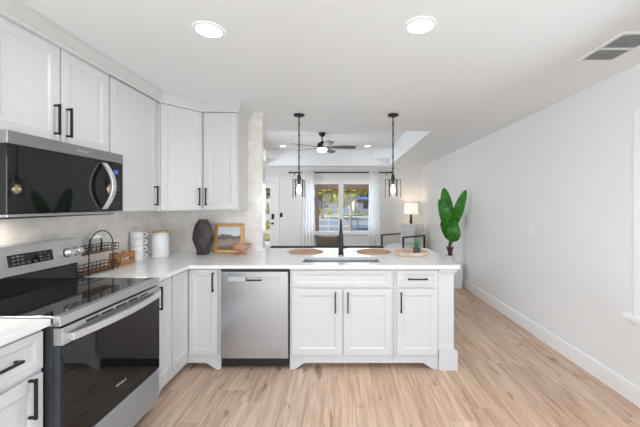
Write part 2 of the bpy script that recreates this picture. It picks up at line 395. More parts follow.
# ------------------------------------------------------------------ cabinets
def pull(M, length, vertical=True):
    """square bar pull, local origin at its middle, standing off towards -y"""
    m = MB(M); h = length/2; w = .0055
    if vertical:
        m.box(-w, w, -.036, -.025, -h, h); m.box(-w, w, -.026, 0, h-.014, h-.003); m.box(-w, w, -.026, 0, -h+.003, -h+.014)
    else:
        m.box(-h, h, -.036, -.025, -w, w); m.box(h-.014, h-.003, -.026, 0, -w, w); m.box(-h+.003, -h+.014, -.026, 0, -w, w)
    return m
def shaker(M, w, h, fr=.057, t=.02):
    """door from local (0,0,0) to (w,-t,h); frame with a recessed panel"""
    m = MB(M)
    m.box(0, fr, -t, 0, 0, h); m.box(w-fr, w, -t, 0, 0, h); m.box(fr, w-fr, -t, 0, 0, fr); m.box(fr, w-fr, -t, 0, h-fr, h)
    m.box(fr-.002, w-fr+.002, -t+.0075, -.002, fr-.002, h-fr+.002)
    g = .012                                                    # sloped inner moulding
    for a, b in (((fr, fr), (w-fr, fr)), ((w-fr, fr), (w-fr, h-fr)), ((w-fr, h-fr), (fr, h-fr)), ((fr, h-fr), (fr, fr))):
        cx, cz = w/2, h/2
        ia = (a[0]+(g if a[0] < cx else -g), a[1]+(g if a[1] < cz else -g)); ib = (b[0]+(g if b[0] < cx else -g), b[1]+(g if b[1] < cz else -g))
        m.add([(a[0], -t+.003, a[1]), (b[0], -t+.003, b[1]), (ib[0], -t+.0073, ib[1]), (ia[0], -t+.0073, ia[1])], [(0,1,2,3)])
    return m
def door(par, M, w, h, hx=None, hz=None, hl=.17, vertical=True, fr=.057, name='door'):
    dd = obj(name, shaker(M, w, h, fr), M_CAB, par, .0015, 1)
    if hx is not None: obj('handle', pull(M @ Matrix.Translation((hx, -.02, hz)), hl, vertical), M_BLACK, dd, .001, 1)
    return dd
RL = PI/2
def valance(mb, M, x0, x1, f0=False, f1=False, z=.130, lo=.056, t=.02):
    """furniture base board: flat underside with a curved foot at either end"""
    def foot(xe, s): return [(xe, 0), (xe+s*.036, 0)]+[(xe+s*(.036+.10*u), lo*(u-.06*math.sin(2*PI*u))) for u in (.15, .35, .5, .65, .85, 1)]
    a = foot(x0, 1) if f0 else [(x0, lo)]; b_ = foot(x1, -1) if f1 else [(x1, lo)]
    poly = a+list(reversed(b_))+[(x1, z), (x0, z)]
    m2 = MB(M); m2.prism(poly, XZ, 0, t); n0 = len(mb.v); mb.v += m2.v
    for f in m2.f: mb.f.append([i+n0 for i in f]); mb.sm.append(False)
CF = -1.335        # door fronts of the left run face +X here
CB = CF-.02
KZ = .884          # underside of the counters
# base cabinet on the near side of the range
def base_left():
    r = thing('base_cabinet', 'white base cabinet with drawer over door, before the range at the lower left edge', 'cabinet', (-1.675, 1.2, 0))
    y0, y1 = .98, 1.436; CB = -1.375
    obj('carcass', MB().box(XL+.01, CB, y0, y1, .1, KZ).box(XL+.01, CB-.07, y0, y1, 0, .1), M_CAB, r, .001, 1)
    M = T(CB, y0+.012, .70, RL); w = y1-y0-.024
    door(r, M, w, .165, w/2, .085, .20, False, .035, 'drawer')
    M = T(CB, y0+.012, .125, RL); door(r, M, w, .555, w-.065, .47, .175)
base_left()
def base_narrow():
    r = thing('base_cabinet', 'narrow white base cabinet with one door, between the range and the corner cabinet', 'cabinet', (CB-.3, 2.35, 0))
    y0, y1 = 2.228, 2.463
    m = MB().box(XL+.01, CB, y0, y1, .127, KZ).box(XL+.01, CB-.11, y0, y1, 0, .127)
    valance(m, T(CB, 0, 0, RL), y0, y1, True)
    obj('carcass', m, M_CAB, r, .001, 1)
    door(r, T(CB, y0+.01, .135, RL), y1-y0-.02, .735, .034, .622, .17, True, .045)
base_narrow()
PF = 2.74          # carcass fronts of the peninsula (doors stand 2 cm proud)
def base_corner():
    r = thing('corner_cabinet', 'white inside-corner base cabinet, two doors at a right angle, left of the dishwasher', 'cabinet', (-1.7, 3.1, 0))
    xe = -1.062
    m = MB().cells([XL+.01, CB, xe], [2.465, PF, YK-.01], lambda x, y: x < CB or y > PF, .127, KZ, XY)
    m.cells([XL+.01, CB-.11, xe], [2.465, PF+.11, YK-.01], lambda x, y: x < CB-.11 or y > PF+.11, 0, .127, XY)
    valance(m, T(0, PF, 0), CB, xe, False, True); valance(m, T(CB, 0, 0, RL), 2.465, PF)
    obj('carcass', m, M_CAB, r, .001, 1)
    door(r, T(CB, 2.472, .135, RL), 2.716-2.472, .735, fr=.05)
    door(r, T(CF+.004, PF, .135), -1.085-(CF+.004), .735, -1.085-(CF+.004)-.032, .632, .165, fr=.05)
base_corner()
def base_sink():
    r = thing('sink_base_cabinet', 'white double-door base cabinet under the sink with a plain false drawer panel', 'cabinet', (0, 3.0, 0))
    x0, x1 = -.462, .440
    m = MB().box(x0, x0+.02, PF+.02, 3.34, .127, KZ).box(x1-.02, x1, PF+.02, 3.34, .127, KZ).box(x0+.02, x1-.02, 3.32, 3.34, .127, KZ).box(x0+.02, x1-.02, PF+.02, 3.32, .127, .145)
    m.cells([x0, x0+.03, -.01, .01, x1-.03, x1], [.127, .14, .69, .73, .86, KZ], lambda x, z: True, PF, PF+.02, XZ)
    m.box(x0, x1, PF+.11, PF+.13, 0, .127)
    valance(m, T(0, PF, 0), x0, x1, True)
    obj('carcass', m, M_CAB, r, .001, 1)
    door(r, T(-.440, PF, .722), .858, .142, fr=.035, name='false_drawer')
    door(r, T(-.440, PF, .132), .434, .572, .434-.06, .46, .175)
    door(r, T(.006, PF, .132), .414, .572, .036, .46, .175)
base_sink()
def base_end():
    r = thing('base_cabinet', 'white base cabinet with a drawer over one door, beside the corner post of the peninsula', 'cabinet', (.64, 3.0, 0))
    x0, x1 = .442, .826
    m = MB().box(x0, x1, PF, 3.34, .127, KZ).box(x0, x1, PF+.11, 3.34, 0, .127)
    valance(m, T(0, PF, 0), x0, x1, False, True)
    obj('carcass', m, M_CAB, r, .001, 1)
    door(r, T(.466, PF, .722), .350, .142, .175, .071, .17, False, .035, 'drawer')
    door(r, T(.466, PF, .132), .350, .572, .032, .46, .175)
base_end()
def post():
    r = thing('cabinet_post', 'square white corner post with a plinth block, at the open end of the peninsula', 'post', (.9, 2.8, 0))
    obj('shaft', MB().box(.8263, .963, 2.738, 3.34, .17, KZ), M_CAB, r, .002, 1)
    obj('plinth_block', MB().box(.828, .990, 2.714, 3.36, 0, .165).box(.828, .980, 2.722, 3.35, .165, .176), M_CAB, r, .003)
    obj('cap', MB().box(.828, .984, 2.718, 3.36, KZ-.034, KZ-.001).box(.828, .974, 2.726, 3.35, KZ-.045, KZ-.034), M_CAB, r, .003)
post()
# peninsula back panel towards the living room is the cabinets' own back; countertops
CE = -1.313
SX0, SX1, SY0, SY1 = -.37, .335, 2.83, 3.13
def keep(x, y):
    if SX0 < x < SX1 and SY0 < y < SY1: return False
    if y < 2.69: return x < CE
    if y > YK-.009: return x > XE+.01
    return True
m = MB().cells([XL+.009, CE, XE+.01, SX0, SX1, 1.003], [2.226, 2.69, SY0, SY1, YK-.009, 3.75], keep, KZ, .914, XY)
tag(obj('countertop', m, M_QUARTZ, bev=.002), 'white quartz worktop running round the corner and along the peninsula around the sink', 'countertop')
m = MB().box(XL+.009, -1.332, .97, 1.437, KZ, .914)
tag(obj('countertop', m, M_QUARTZ, bev=.002), 'short white quartz worktop at the lower left edge, before the range', 'countertop')

# wall cabinets
UB, UTOP = 1.376, 2.343
def uppers():
    g = 'unused'
    r = thing('wall_cabinet', 'short white two-door wall cabinet directly above the microwave', 'cabinet', (-1.8, 1.82, 1.785))
    obj('carcass', MB().box(XL+.009, UX-.02, 1.44, 2.205, 1.787, UTOP+.02).box(UX-.02, UX-.0, 1.44, 2.205, UTOP-.005, UTOP+.02), M_CAB, r, .001, 1)
    door(r, T(UX-.02, 1.446, 1.792, RL), .374, UTOP-1.80, .374-.035, .125, .175)
    door(r, T(UX-.02, 1.828, 1.792, RL), .372, UTOP-1.80, .035, .125, .175)
    r = thing('wall_cabinet', 'tall white single-door wall cabinet between the microwave and the diagonal corner cabinet', 'cabinet', (-1.8, 2.5, UB))
    obj('carcass', MB().box(XL+.009, UX-.02, 2.207, 2.795, UB, UTOP+.02), M_CAB, r, .001, 1)
    door(r, T(UX-.02, 2.216, UB+.008, RL), .55, UTOP-UB-.014, .55-.035, .125, .17)
    A = Vector((UX, 2.80)); B = Vector((-1.385, UY)); dv = (B-A); ang = math.atan2(dv.y, dv.x); L = dv.length
    nn = Vector((math.sin(ang), -math.cos(ang)))*.02; A2 = A-nn; 
    r = thing('corner_wall_cabinet', 'white diagonal corner wall cabinet hung above the tall dark vase', 'cabinet', (-1.8, 3.2, UB))
    poly = [(XL+.009, 2.80), (UX-.02, 2.80), (UX-.012, 2.803), (-1.389, UY+.014), (-1.388, UY+.02), (-1.388, YK-.009), (XL+.009, YK-.009)]
    obj('carcass', MB().prism(poly, XY, UB, UTOP+.02), M_CAB, r, .001, 1)
    M = T(A2.x, A2.y, UB+.008, ang) @ Matrix.Translation((.012, -.004, 0))
    door(r, M, L-.022, UTOP-UB-.014, L-.022-.035, .125, .17)
    r = thing('wall_cabinet', 'narrow white wall cabinet beside the open tiled wall end, above the framed print', 'cabinet', (-1.2, 3.3, UB))
    obj('carcass', MB().box(-1.386, UE, UY+.02, YK-.009, UB, UTOP+.02), M_CAB, r, .001, 1)
    door(r, T(-1.374, UY+.02, UB+.008), .325, UTOP-UB-.014, .032, .125, .17)
uppers()

# ------------------------------------------------------------------ appliances
def text(name, body, size, M, m, par, ext=.0004):
    cu = bpy.data.curves.new(name, 'FONT'); cu.body = body; cu.size = size; cu.align_x = 'CENTER'; cu.align_y = 'CENTER'; cu.extrude = ext
    to = bpy.data.objects.new('t', cu); COL.objects.link(to); bpy.context.view_layer.update()
    me = bpy.data.meshes.new_from_object(to.evaluated_get(bpy.context.evaluated_depsgraph_get())); COL.objects.unlink(to); bpy.data.objects.remove(to)
    o3 = ORG[par.name]; me.transform(Matrix.Translation(-o3) @ M); me.materials.clear(); me.materials.append(m); me.name = name
    o = bpy.data.objects.new(name, me); COL.objects.link(o); o.parent = par; ORG[o.name] = o3; return o
FACE_X = Matrix(((0,0,1,0),(1,0,0,0),(0,1,0,0),(0,0,0,1)))      # text standing on a face that looks to +X
FACE_NY = Matrix(((1,0,0,0),(0,0,-1,0),(0,1,0,0),(0,0,0,1)))    # text on a face that looks to -Y
def cooker():
    y0, y1 = 1.442, 2.221
    r = thing('range', 'stainless steel electric range with black glass top and oven door', 'range', (-1.65, 1.83, 0))
    obj('body', MB().box(XL+.012, -1.335, y0+.004, y1-.004, .05, .872), M_SIDE, r, .003)
    for yy in (y0+.05, y1-.05):
        for xx in (-1.90, -1.40): obj('foot', MB().lathe(xx, yy, [(.018,0), (.018,.05)], 12), M_BLKPLASTIC, r)
    obj('cooktop', MB().box(-1.87, -1.335, y0+.012, y1-.012, .905, .921), M_COOKTOP, r, .002)
    obj('cooktop_frame', MB().box(-1.335, -1.295, y0, y1, .876, .922).box(-1.87, -1.335, y0, y0+.012, .876, .922).box(-1.87, -1.335, y1-.012, y1, .876, .922)
        .box(-1.87, -1.335, y0+.012, y1-.012, .874, .904), M_STEELH, r, .002)
    # back guard with its slanted control face
    poly = [(XL+.012, .90), (-1.872, .90), (-1.872, 1.03), (-1.835, 1.036), (-1.862, 1.20), (XL+.012, 1.20)]
    bgd = obj('backguard', MB().prism(poly, lambda u, v, w: (u, w, v), y0, y1), M_STEELH, r, .003)
    obj('splash_panel', MB().box(-1.874, -1.868, y0+.004, y1-.004, .921, 1.031), M_COOKTOP, r)
    sl = math.atan2(.027, .164)
    MC = Matrix.Translation((-1.8485, 0, 1.118)) @ Matrix.Rotation(-sl, 4, 'Y')    # local +x leaves the face
    dsp = obj('control_display', MB(MC).box(-.002, .0025, 1.735, 2.005, -.034, .034), M_GLASSBLK, r, .001, 1)
    k = MB(MC)
    for yy in (1.765, 1.79, 1.815, 1.925, 1.95, 1.975):
        for zz in (-.02, 0, .02):
            if random.random() < .8: k.box(.0025, .0031, yy-.007, yy+.007, zz-.004, zz+.004)
    for yy in (1.85, 1.89): k.box(.0025, .0031, yy-.010, yy+.010, -.025, -.017)
    obj('button_marks', k, M_DIMMARK, dsp)
    for yy in (1.475, 1.55, 2.112, 2.185):
        MK = MC @ Matrix.Translation((0, yy, -.006)) @ Matrix.Rotation(PI/2, 4, 'Y')
        kb = obj('knob', MB().lathe(0, 0, [(.028,0), (.028,.010), (.023,.014), (.022,.034), (.019,.038)], 24, M=MK), M_KNOB, r)
        obj('knob_skirt', MB().lathe(0, 0, [(.031,0), (.031,.005)], 24, M=MK), M_BLKPLASTIC, kb)
    # oven door
    dr = obj('oven_door', MB().box(-1.333, -1.300, y0+.006, y1-.006, .292, .784), M_SIDE, r, .002)
    obj('door_top_rail', MB().box(-1.333, -1.290, y0+.006, y1-.006, .785, .866), M_STEELH, dr, .002)
    obj('door_glass', MB().box(-1.300, -1.289, y0+.008, y1-.008, .294, .783), M_GLASSBLK, dr, .002)
    v = MB()
    for k in range(5): v.box(-1.291, -1.2885, y0+.14+k*.105, y0+.22+k*.105, .845, .855)
    obj('door_vent', v, M_BLKPLASTIC, dr)
    pts = []
    for k in range(13):
        u = k/12; pts.append((-1.272+.030*math.sin(PI*u), y0+.035+u*(y1-y0-.07), .815))
    hb = MB()
    for a, b in zip(pts[:-1], pts[1:]): pass
    n = len(pts); vs = []; w = .011; hh = .017
    for p in pts: vs += [(p[0]-w, p[1], p[2]-hh), (p[0]+w, p[1], p[2]-hh), (p[0]+w, p[1], p[2]+hh), (p[0]-w, p[1], p[2]+hh)]
    fs = [(0,1,2,3), tuple(range(4*n-4, 4*n))]
    for i in range(n-1):
        for k in range(4): fs.append((i*4+k, i*4+(k+1) % 4, i*4+4+(k+1) % 4, i*4+4+k))
    hb.add(vs, fs); hb.box(-1.293, -1.272, y0+.037, y0+.057, .802, .828).box(-1.293, -1.272, y1-.057, y1-.037, .802, .828)
    obj('door_handle', hb, M_SATIN, dr, .003)
    text('logo', 'Whirlpool', .020, Matrix.Translation((-1.2888, 1.832, .40)) @ FACE_X, M_MARK, dr)
    obj('storage_drawer', MB().box(-1.333, -1.292, y0+.006, y1-.006, .062, .282), M_STEELF, r, .004)
cooker()
def microwave():
    y0, y1 = 1.442, 2.206
    r = thing('microwave', 'over-the-range microwave with black glass front and bowed steel handle', 'microwave', (-1.75, 1.83, 1.376))
    obj('body', MB().box(XL+.012, -1.580, y0+.003, y1-.003, 1.384, 1.780), M_SIDE, r, .003)
    obj('vent_hood', MB().prism([(XL+.05, 1.384), (-1.575, 1.384), (-1.60, 1.366), (-1.95, 1.360)], lambda u, v, w: (u, w, v), y0+.02, y1-.02), M_SIDE, r)
    obj('task_light', MB().box(-1.88, -1.80, 1.58, 1.66, 1.3600, 1.3630), M_TASK, r)
    light('task_glow', 'AREA', (-1.84, 1.62, 1.355), 3.2, (1, .93, .84), (0, 0, 0), .09)
    dr = obj('door', MB().box(-1.578, -1.540, y0, 2.052, 1.391, 1.716), M_GLASSBLK, r, .003)
    obj('top_strip', MB().box(-1.578, -1.538, y0, y1, 1.718, 1.780), M_STEELD, r, .003)
    obj('bottom_strip', MB().box(-1.578, -1.536, y0, y1, 1.376, 1.389), M_STEELH, r, .002)
    cp = obj('control_panel', MB().box(-1.578, -1.541, 2.055, y1, 1.391, 1.716), M_GLASSBLK, r, .003)
    obj('display', MB().box(-1.541, -1.5402, 2.118, 2.158, 1.640, 1.668), M_BLUELCD, cp)
    for i in range(6):
        for j in range(3): obj('key', MB().box(-1.541, -1.5404, 2.103+j*.027, 2.112+j*.027, 1.445+i*.028, 1.451+i*.028), M_DIMMARK, cp)
    n = 15; hb = MB(); vs = []; w = .017
    for i in range(n):
        u = i/(n-1); z = 1.405+u*.298; x = -1.533+.062*math.sin(PI*u)**.85
        vs += [(x-.008, 2.020-w, z), (x+.008, 2.020-w, z), (x+.008, 2.020+w, z), (x-.008, 2.020+w, z)]
    fs = [(0,1,2,3), tuple(range(4*n-4, 4*n))]
    for i in range(n-1):
        for q in range(4): fs.append((i*4+q, i*4+(q+1) % 4, i*4+4+(q+1) % 4, i*4+4+q))
    obj('door_handle', hb.add(vs, fs), M_SATIN, dr, .003)
    ts = [o for o in COL.objects if o.name.startswith('top_strip')][0]
    text('logo', 'Whirlpool', .020, Matrix.Translation((-1.5378, 1.86, 1.749)) @ FACE_X, M_MARK, ts)
microwave()
def dishwasher():
    x0, x1 = -1.052, -.470
    r = thing('dishwasher', 'stainless steel dishwasher with a black pocket handle, built in next to the sink cabinet', 'dishwasher', (-.76, 3.0, 0))
    obj('tub', MB().box(x0, x1, PF+.01, 3.33, .10, KZ-.004), M_BLKPLASTIC, r)
    dr = obj('door_panel', MB().box(x0+.002, x1-.002, 2.705, PF+.01, .110, .856), M_STEEL, r, .004)
    cx = (x0+x1)/2
    obj('handle_strip', MB().box(cx-.225, cx+.225, 2.7035, 2.7052, .774, .810), M_STRIP, dr)
    hd = obj('handle_pocket', MB().box(cx-.075, cx+.062, 2.7015, 2.7036, .776, .808), M_BLKPLASTIC, dr)
    obj('handle_grip', MB().box(cx-.064, cx+.06, 2.6995, 2.7016, .792, .806), M_STRIP, hd)
    text('logo', 'Whirlpool', .018, Matrix.Translation((x0+.12, 2.7046, .832)) @ FACE_NY, M_DARKMARK, dr)
    obj('toe_panel', MB().box(x0, x1, PF+.02, PF+.04, .02, .108), M_BLKPLASTIC, r)
dishwasher()
def sink():
    r = MB(); t = .006; zb = .70
    r.box(SX0-.012, SX0-.012+t, SY0-.012, SY1+.012, zb, KZ-.001).box(SX1+.012-t, SX1+.012, SY0-.012, SY1+.012, zb, KZ-.001)
    r.box(SX0-.006, SX1+.006, SY0-.012, SY0-.006, zb, KZ-.001).box(SX0-.006, SX1+.006, SY1+.006, SY1+.012, zb, KZ-.001)
    r.box(SX0-.012, SX1+.012, SY0-.012, SY1+.012, zb-t, zb)
    o = thing('sink', 'stainless undermount sink basin set in the peninsula worktop', 'sink', (0, 2.98, .69))
    obj('basin', r, M_SINK, o, .002)
    obj('drain', MB().lathe(-.02, 2.98, [(.045, zb), (.045, zb+.003), (.03, zb+.004)], 20), M_BRIGHT, o)
sink()
def faucet():
    x, y, z = (341-343)*3.27/315, 3.27, .914
    r = thing('faucet', 'matte black pull-down kitchen faucet behind the sink', 'faucet', (x, y, z))
    obj('body', MB().lathe(x, y, [(.031,z), (.031,z+.008), (.027,z+.012), (.025,z+.17), (.018,z+.19)], 20), M_BLACK, r)
    pts = [(x, y, z+.18)]; R = .095; zc = z+.275
    for k in range(15):
        a = PI*k/14; pts.append((x, y-R+R*math.cos(a), zc+R*math.sin(a)*.95))
    obj('spout', MB().tube(pts, [.017]+[.0145-.005*math.sin(PI*k/14) for k in range(15)], 12), M_BLACK, r)
    obj('spray_head', MB().lathe(x, y-2*R, [(.013, zc+.004), (.018, zc-.02), (.024, zc-.10), (.022, zc-.115)], 16), M_BLACK, r)
    obj('handle', MB().tube([(x+.018, y, z+.075), (x+.055, y, z+.075)], .015, 12).tube([(x+.05, y, z+.075), (x+.10, y, z+.080)], .006, 10), M_BLACK, r)
faucet()

# ------------------------------------------------------------------ ceiling fixtures
def pendants():
    x, y = -.49, 3.51
    r = thing('pendant_light', 'black cage pendant with clear glass shade hung over the left placemat', 'pendant light', (x, y, H), 'pendants over the peninsula')
    obj('canopy', MB().lathe(x, y, [(.060, H-.001), (.060, H-.016), (.045, H-.024), (.008, H-.026)], 28), M_BLACK, r)
    m = MB().tube([(x, y, H-.02), (x, y, 1.76)], .007, 10)
    for k in range(5): m.lathe(x, y, [(.007, H-.11-k*.125), (.0105, H-.105-k*.125), (.0105, H-.095-k*.125), (.007, H-.09-k*.125)], 10)
    obj('rod', m, M_BLACK, r)
    obj('socket', MB().lathe(x, y, [(.007,1.775), (.014,1.765), (.021,1.735), (.021,1.715), (.028,1.713), (.028,1.707), (.019,1.705), (.019,1.655)], 20), M_BLACK, r)
    w = .0865; b = .0065
    obj('cage', MB().bar((x-w, y, 1.708), (x+w, y, 1.708), b, b).bar((x-w, y, 1.711), (x-w, y, 1.508), b).bar((x+w, y, 1.711), (x+w, y, 1.508), b), M_BLACK, r)
    obj('glass_shade', MB().lathe(x, y, [(.024,1.704), (.048,1.702), (.050,1.695), (.050,1.520), (.0475,1.520), (.0475,1.695)], 28, cap=False), M_SHADEGLASS, r)
    bl = obj('bulb', MB().lathe(x, y, [(.010,1.656), (.013,1.64), (.022,1.615), (.0255,1.595), (.022,1.572), (.012,1.558), (.002,1.554)], 18), M_BULB, r)
    return r
p0 = pendants()
p1 = dup(p0, ((393-343)*3.51/315, 3.51, H), 'black cage pendant with clear glass shade hung over the right placemat')
p0.rotation_euler = (0, 0, math.radians(49))
for p in (p0, p1):
    l = light('pendant_glow', 'POINT', (p.location.x, p.location.y, 1.60), 1.2, (1, .82, .6)); l.data.shadow_soft_size = .03
def can(x, y, z, label, r=.088):
    o = thing('recessed_light', label, 'ceiling light', (x, y, z), 'recessed ceiling lights')
    obj('trim_ring', MB().lathe(x, y, [(r-.018, z-.002), (r-.016, z-.007), (r-.004, z-.006), (r, z-.001)], 32, cap=False), M_TRIM, o)
    obj('diffuser', MB().lathe(x, y, [(r-.017, z-.001), (r-.017, z-.0045)], 32), M_LED, o)
    return o
CANE = 4.5
for x, y, z, lb in ((-.768, 1.805, H, 'round recessed ceiling light above the kitchen floor near the wall cabinets'),
                    (.433, 1.76, H, 'round recessed ceiling light in the kitchen, between the pendants and the square air grille'),
                    (-1.45, 7.6, TZ, 'small round recessed light in the raised ceiling, left of the fan'),
                    (.59, 7.6, TZ, 'small round recessed light in the raised ceiling, right of the fan')):
    can(x, y, z, lb)
    light('can_glow', 'AREA', (x, y, z-.012), CANE if z == H else 1.5, (.95, .98, 1), (0, 0, 0), .14)
def fan():
    x, y, z = -.41, 6.2, TZ
    r = thing('ceiling_fan', 'dark five-blade ceiling fan with a round white light', 'ceiling fan', (x, y, z))
    obj('canopy', MB().lathe(x, y, [(.068, z-.001), (.066, z-.03), (.045, z-.065), (.018, z-.075)], 24), M_BLACK, r)
    obj('downrod', MB().lathe(x, y, [(.013, z-.07), (.013, z-.16), (.03, z-.165), (.03, z-.18)], 14), M_BLACK, r)
    obj('motor_housing', MB().lathe(x, y, [(.035, z-.175), (.07, z-.195), (.098, z-.235), (.102, z-.29), (.095, z-.305)], 28), M_BLACK, r)
    obj('light_dome', MB().lathe(x, y, [(.095, z-.305), (.100, z-.315), (.098, z-.345), (.075, z-.372), (.035, z-.385), (.004, z-.388)], 28), M_FANLIGHT, r)
    M_BL = nmat('fan_blade_dark_wood', (.018,.020,.022), (.032,.036,.04), .6, scale=(2,20,2), nscale=3)
    b = None
    for k in range(5):
        if k == 0:
            m = MB(); n = 10; t = .007; vs = []
            for i in range(n+1):
                u = i/n; xx = .08+.58*u; hw = .030+.040*min(1, u*1.8) - (.02*max(0, (u-.92)/.08)); tw = math.tan(math.radians(13))
                for s in (-1, 1):
                    for q in (-1, 1): vs.append((x+xx, y+s*hw, z-.285+-s*hw*tw+q*t/2))
            fs = []
            for i in range(n):
                a = i*4; c_ = a+4
                fs += [(a, c_, c_+1, a+1), (a+2, a+3, c_+3, c_+2), (a, a+2, c_+2, c_), (a+1, c_+1, c_+3, a+3)]
            fs += [(0,1,3,2), (n*4, n*4+2, n*4+3, n*4+1)]
            m.add(vs, fs); b = obj('blade', m, M_BL, r, .002, 1)
        else:
            c = b.copy(); COL.objects.link(c); c.parent = r; c.rotation_euler = (0, 0, 2*PI*k/5)
    l = light('fan_glow', 'POINT', (x, y, z-.46), 3, (1, .95, .88)); l.data.shadow_soft_size = .09
fan()
def grille():
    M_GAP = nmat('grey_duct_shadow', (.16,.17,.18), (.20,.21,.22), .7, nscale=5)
    x0, x1, y0, y1 = 1.615, 1.875, 1.815, 2.195
    r = thing('air_return_grille', 'white louvred air return grille in the kitchen ceiling by the long bare wall', 'air grille', (1.745, 2.0, H))
    obj('frame', MB().cells([x0, x0+.025, x1-.025, x1], [y0, y0+.025, 2.0, 2.02, y1-.025, y1], lambda x, y: not (x0+.025 < x < x1-.025 and (y0+.025 < y < 2.0 or 2.02 < y < y1-.025)), H-.010, H-.001, XY), M_TRIM, r, .002)
    obj('duct_shade_sheet', MB().box(x0+.02, x1-.02, y0+.02, y1-.02, H-.0022, H-.001), M_GAP, r)  # flat sheet on the solid ceiling, duct shade put into its grey
    m = MB()
    for ya, yb in ((y0+.025, 2.0), (2.02, y1-.025)):
        for k in range(9):
            xx = x0+.034+k*.0235
            m.add([(xx+.006, ya, H-.003), (xx-.001, ya, H-.010), (xx+.0025, ya, H-.0105), (xx+.0075, ya, H-.0035), (xx+.006, yb, H-.003), (xx-.001, yb, H-.010), (xx+.0025, yb, H-.0105), (xx+.0075, yb, H-.0035)],
                  [(0,1,2,3), (7,6,5,4), (0,4,5,1), (1,5,6,2), (2,6,7,3), (3,7,4,0)])
    obj('louvres', m, M_TRIM, r)
    x0, x1, y0, y1 = .845, 1.205, 3.90, 4.19
    r = thing('air_register', 'flat white supply register in the ceiling beside the raised tray edge', 'air grille', (1.02, 4.04, H))
    obj('frame', MB().cells([x0, x0+.03, x1-.03, x1], [y0, y0+.03, y1-.03, y1], lambda x, y: not (x0+.03 < x < x1-.03 and y0+.03 < y < y1-.03), H-.010, H-.001, XY), M_TRIM, r, .002)
    m = MB()
    for k in range(8):
        yy = y0+.036+k*.029
        m.add([(x0+.03, yy, H-.002), (x0+.03, yy+.024, H-.009), (x1-.03, yy+.024, H-.009), (x1-.03, yy, H-.002),
               (x0+.03, yy, H-.001), (x0+.03, yy+.024, H-.008), (x1-.03, yy+.024, H-.008), (x1-.03, yy, H-.001)],
              [(0,1,2,3), (7,6,5,4), (0,4,5,1), (1,5,6,2), (2,6,7,3), (3,7,4,0)])
    obj('louvres', m, M_TRIM, r)
grille()

# ------------------------------------------------------------------ wall plates
M_PLATE = nmat('white_plastic_plate', (.82,.82,.82), (.84,.84,.84), .3, nscale=4)
M_SLOT = mat('outlet_slot_dark', (.08,.08,.08), .5)
def plates():
    y, z = 3.52, 1.152
    r = thing('light_switch', 'white double rocker light switch on the long bare wall', 'light switch', (XR, y, z))
    obj('plate', MB().box(XR-.006, XR, y-.058, y+.058, z-.057, z+.057), M_PLATE, r, .002)
    for dy in (-.023, .023): obj('rocker', MB().box(XR-.010, XR-.006, y+dy-.016, y+dy+.016, z-.033, z+.033), M_TRIM, r, .0015)
    y, z = 4.33, .435
    r = thing('wall_outlet', 'white power outlet low on the long bare wall above the baseboard', 'outlet', (XR, y, z))
    obj('plate', MB().box(XR-.006, XR, y-.036, y+.036, z-.057, z+.057), M_PLATE, r, .002)
    for dz in (-.02, .02):
        k = obj('socket', MB().box(XR-.0075, XR-.006, y-.016, y+.016, z+dz-.013, z+dz+.013), M_TRIM, r, .0006, 1)
        for dy in (-.0075, .0075): obj('slot', MB().box(XR-.0078, XR-.0074, y+dy-.0015, y+dy+.0015, z+dz-.006, z+dz+.006), M_SLOT, k)
    y, z = 6.0, 1.80
    tag(obj('door_chime', MB().box(XR-.012, XR, y-.05, y+.05, z-.075, z+.075), M_PLATE, bev=.004, org=(XR, y, z)), 'small blank white wall box high on the wall above the potted plant', 'wall box')
    x, z = (281.2-343)*YF/315, 1.14
    r = thing('light_switch', 'black light switch on the far wall beside the front door', 'light switch', (x, YF, z))
    obj('plate', MB().box(x-.036, x+.036, YF-.007, YF, z-.06, z+.06), M_BLACK, r, .002)
    obj('rocker', MB().box(x-.016, x+.016, YF-.011, YF-.007, z-.033, z+.033), M_BLKPLASTIC, r, .001)
    xf = XL+.008
    y, z = 2.36, 1.13
    r = thing('wall_outlet', 'white power outlet on the tiled splashback behind the wire rack', 'outlet', (xf, y, z))
    obj('plate', MB().box(xf, xf+.006, y-.036, y+.036, z-.06, z+.06), M_PLATE, r, .002)
    for dz in (-.02, .02):
        k = obj('socket', MB().box(xf+.006, xf+.0075, y-.016, y+.016, z+dz-.013, z+dz+.013), M_TRIM, r, .0006, 1)
        for dy in (-.0075, .0075): obj('slot', MB().box(xf+.0074, xf+.0078, y+dy-.0015, y+dy+.0015, z+dz-.006, z+dz+.006), M_SLOT, k)
plates()

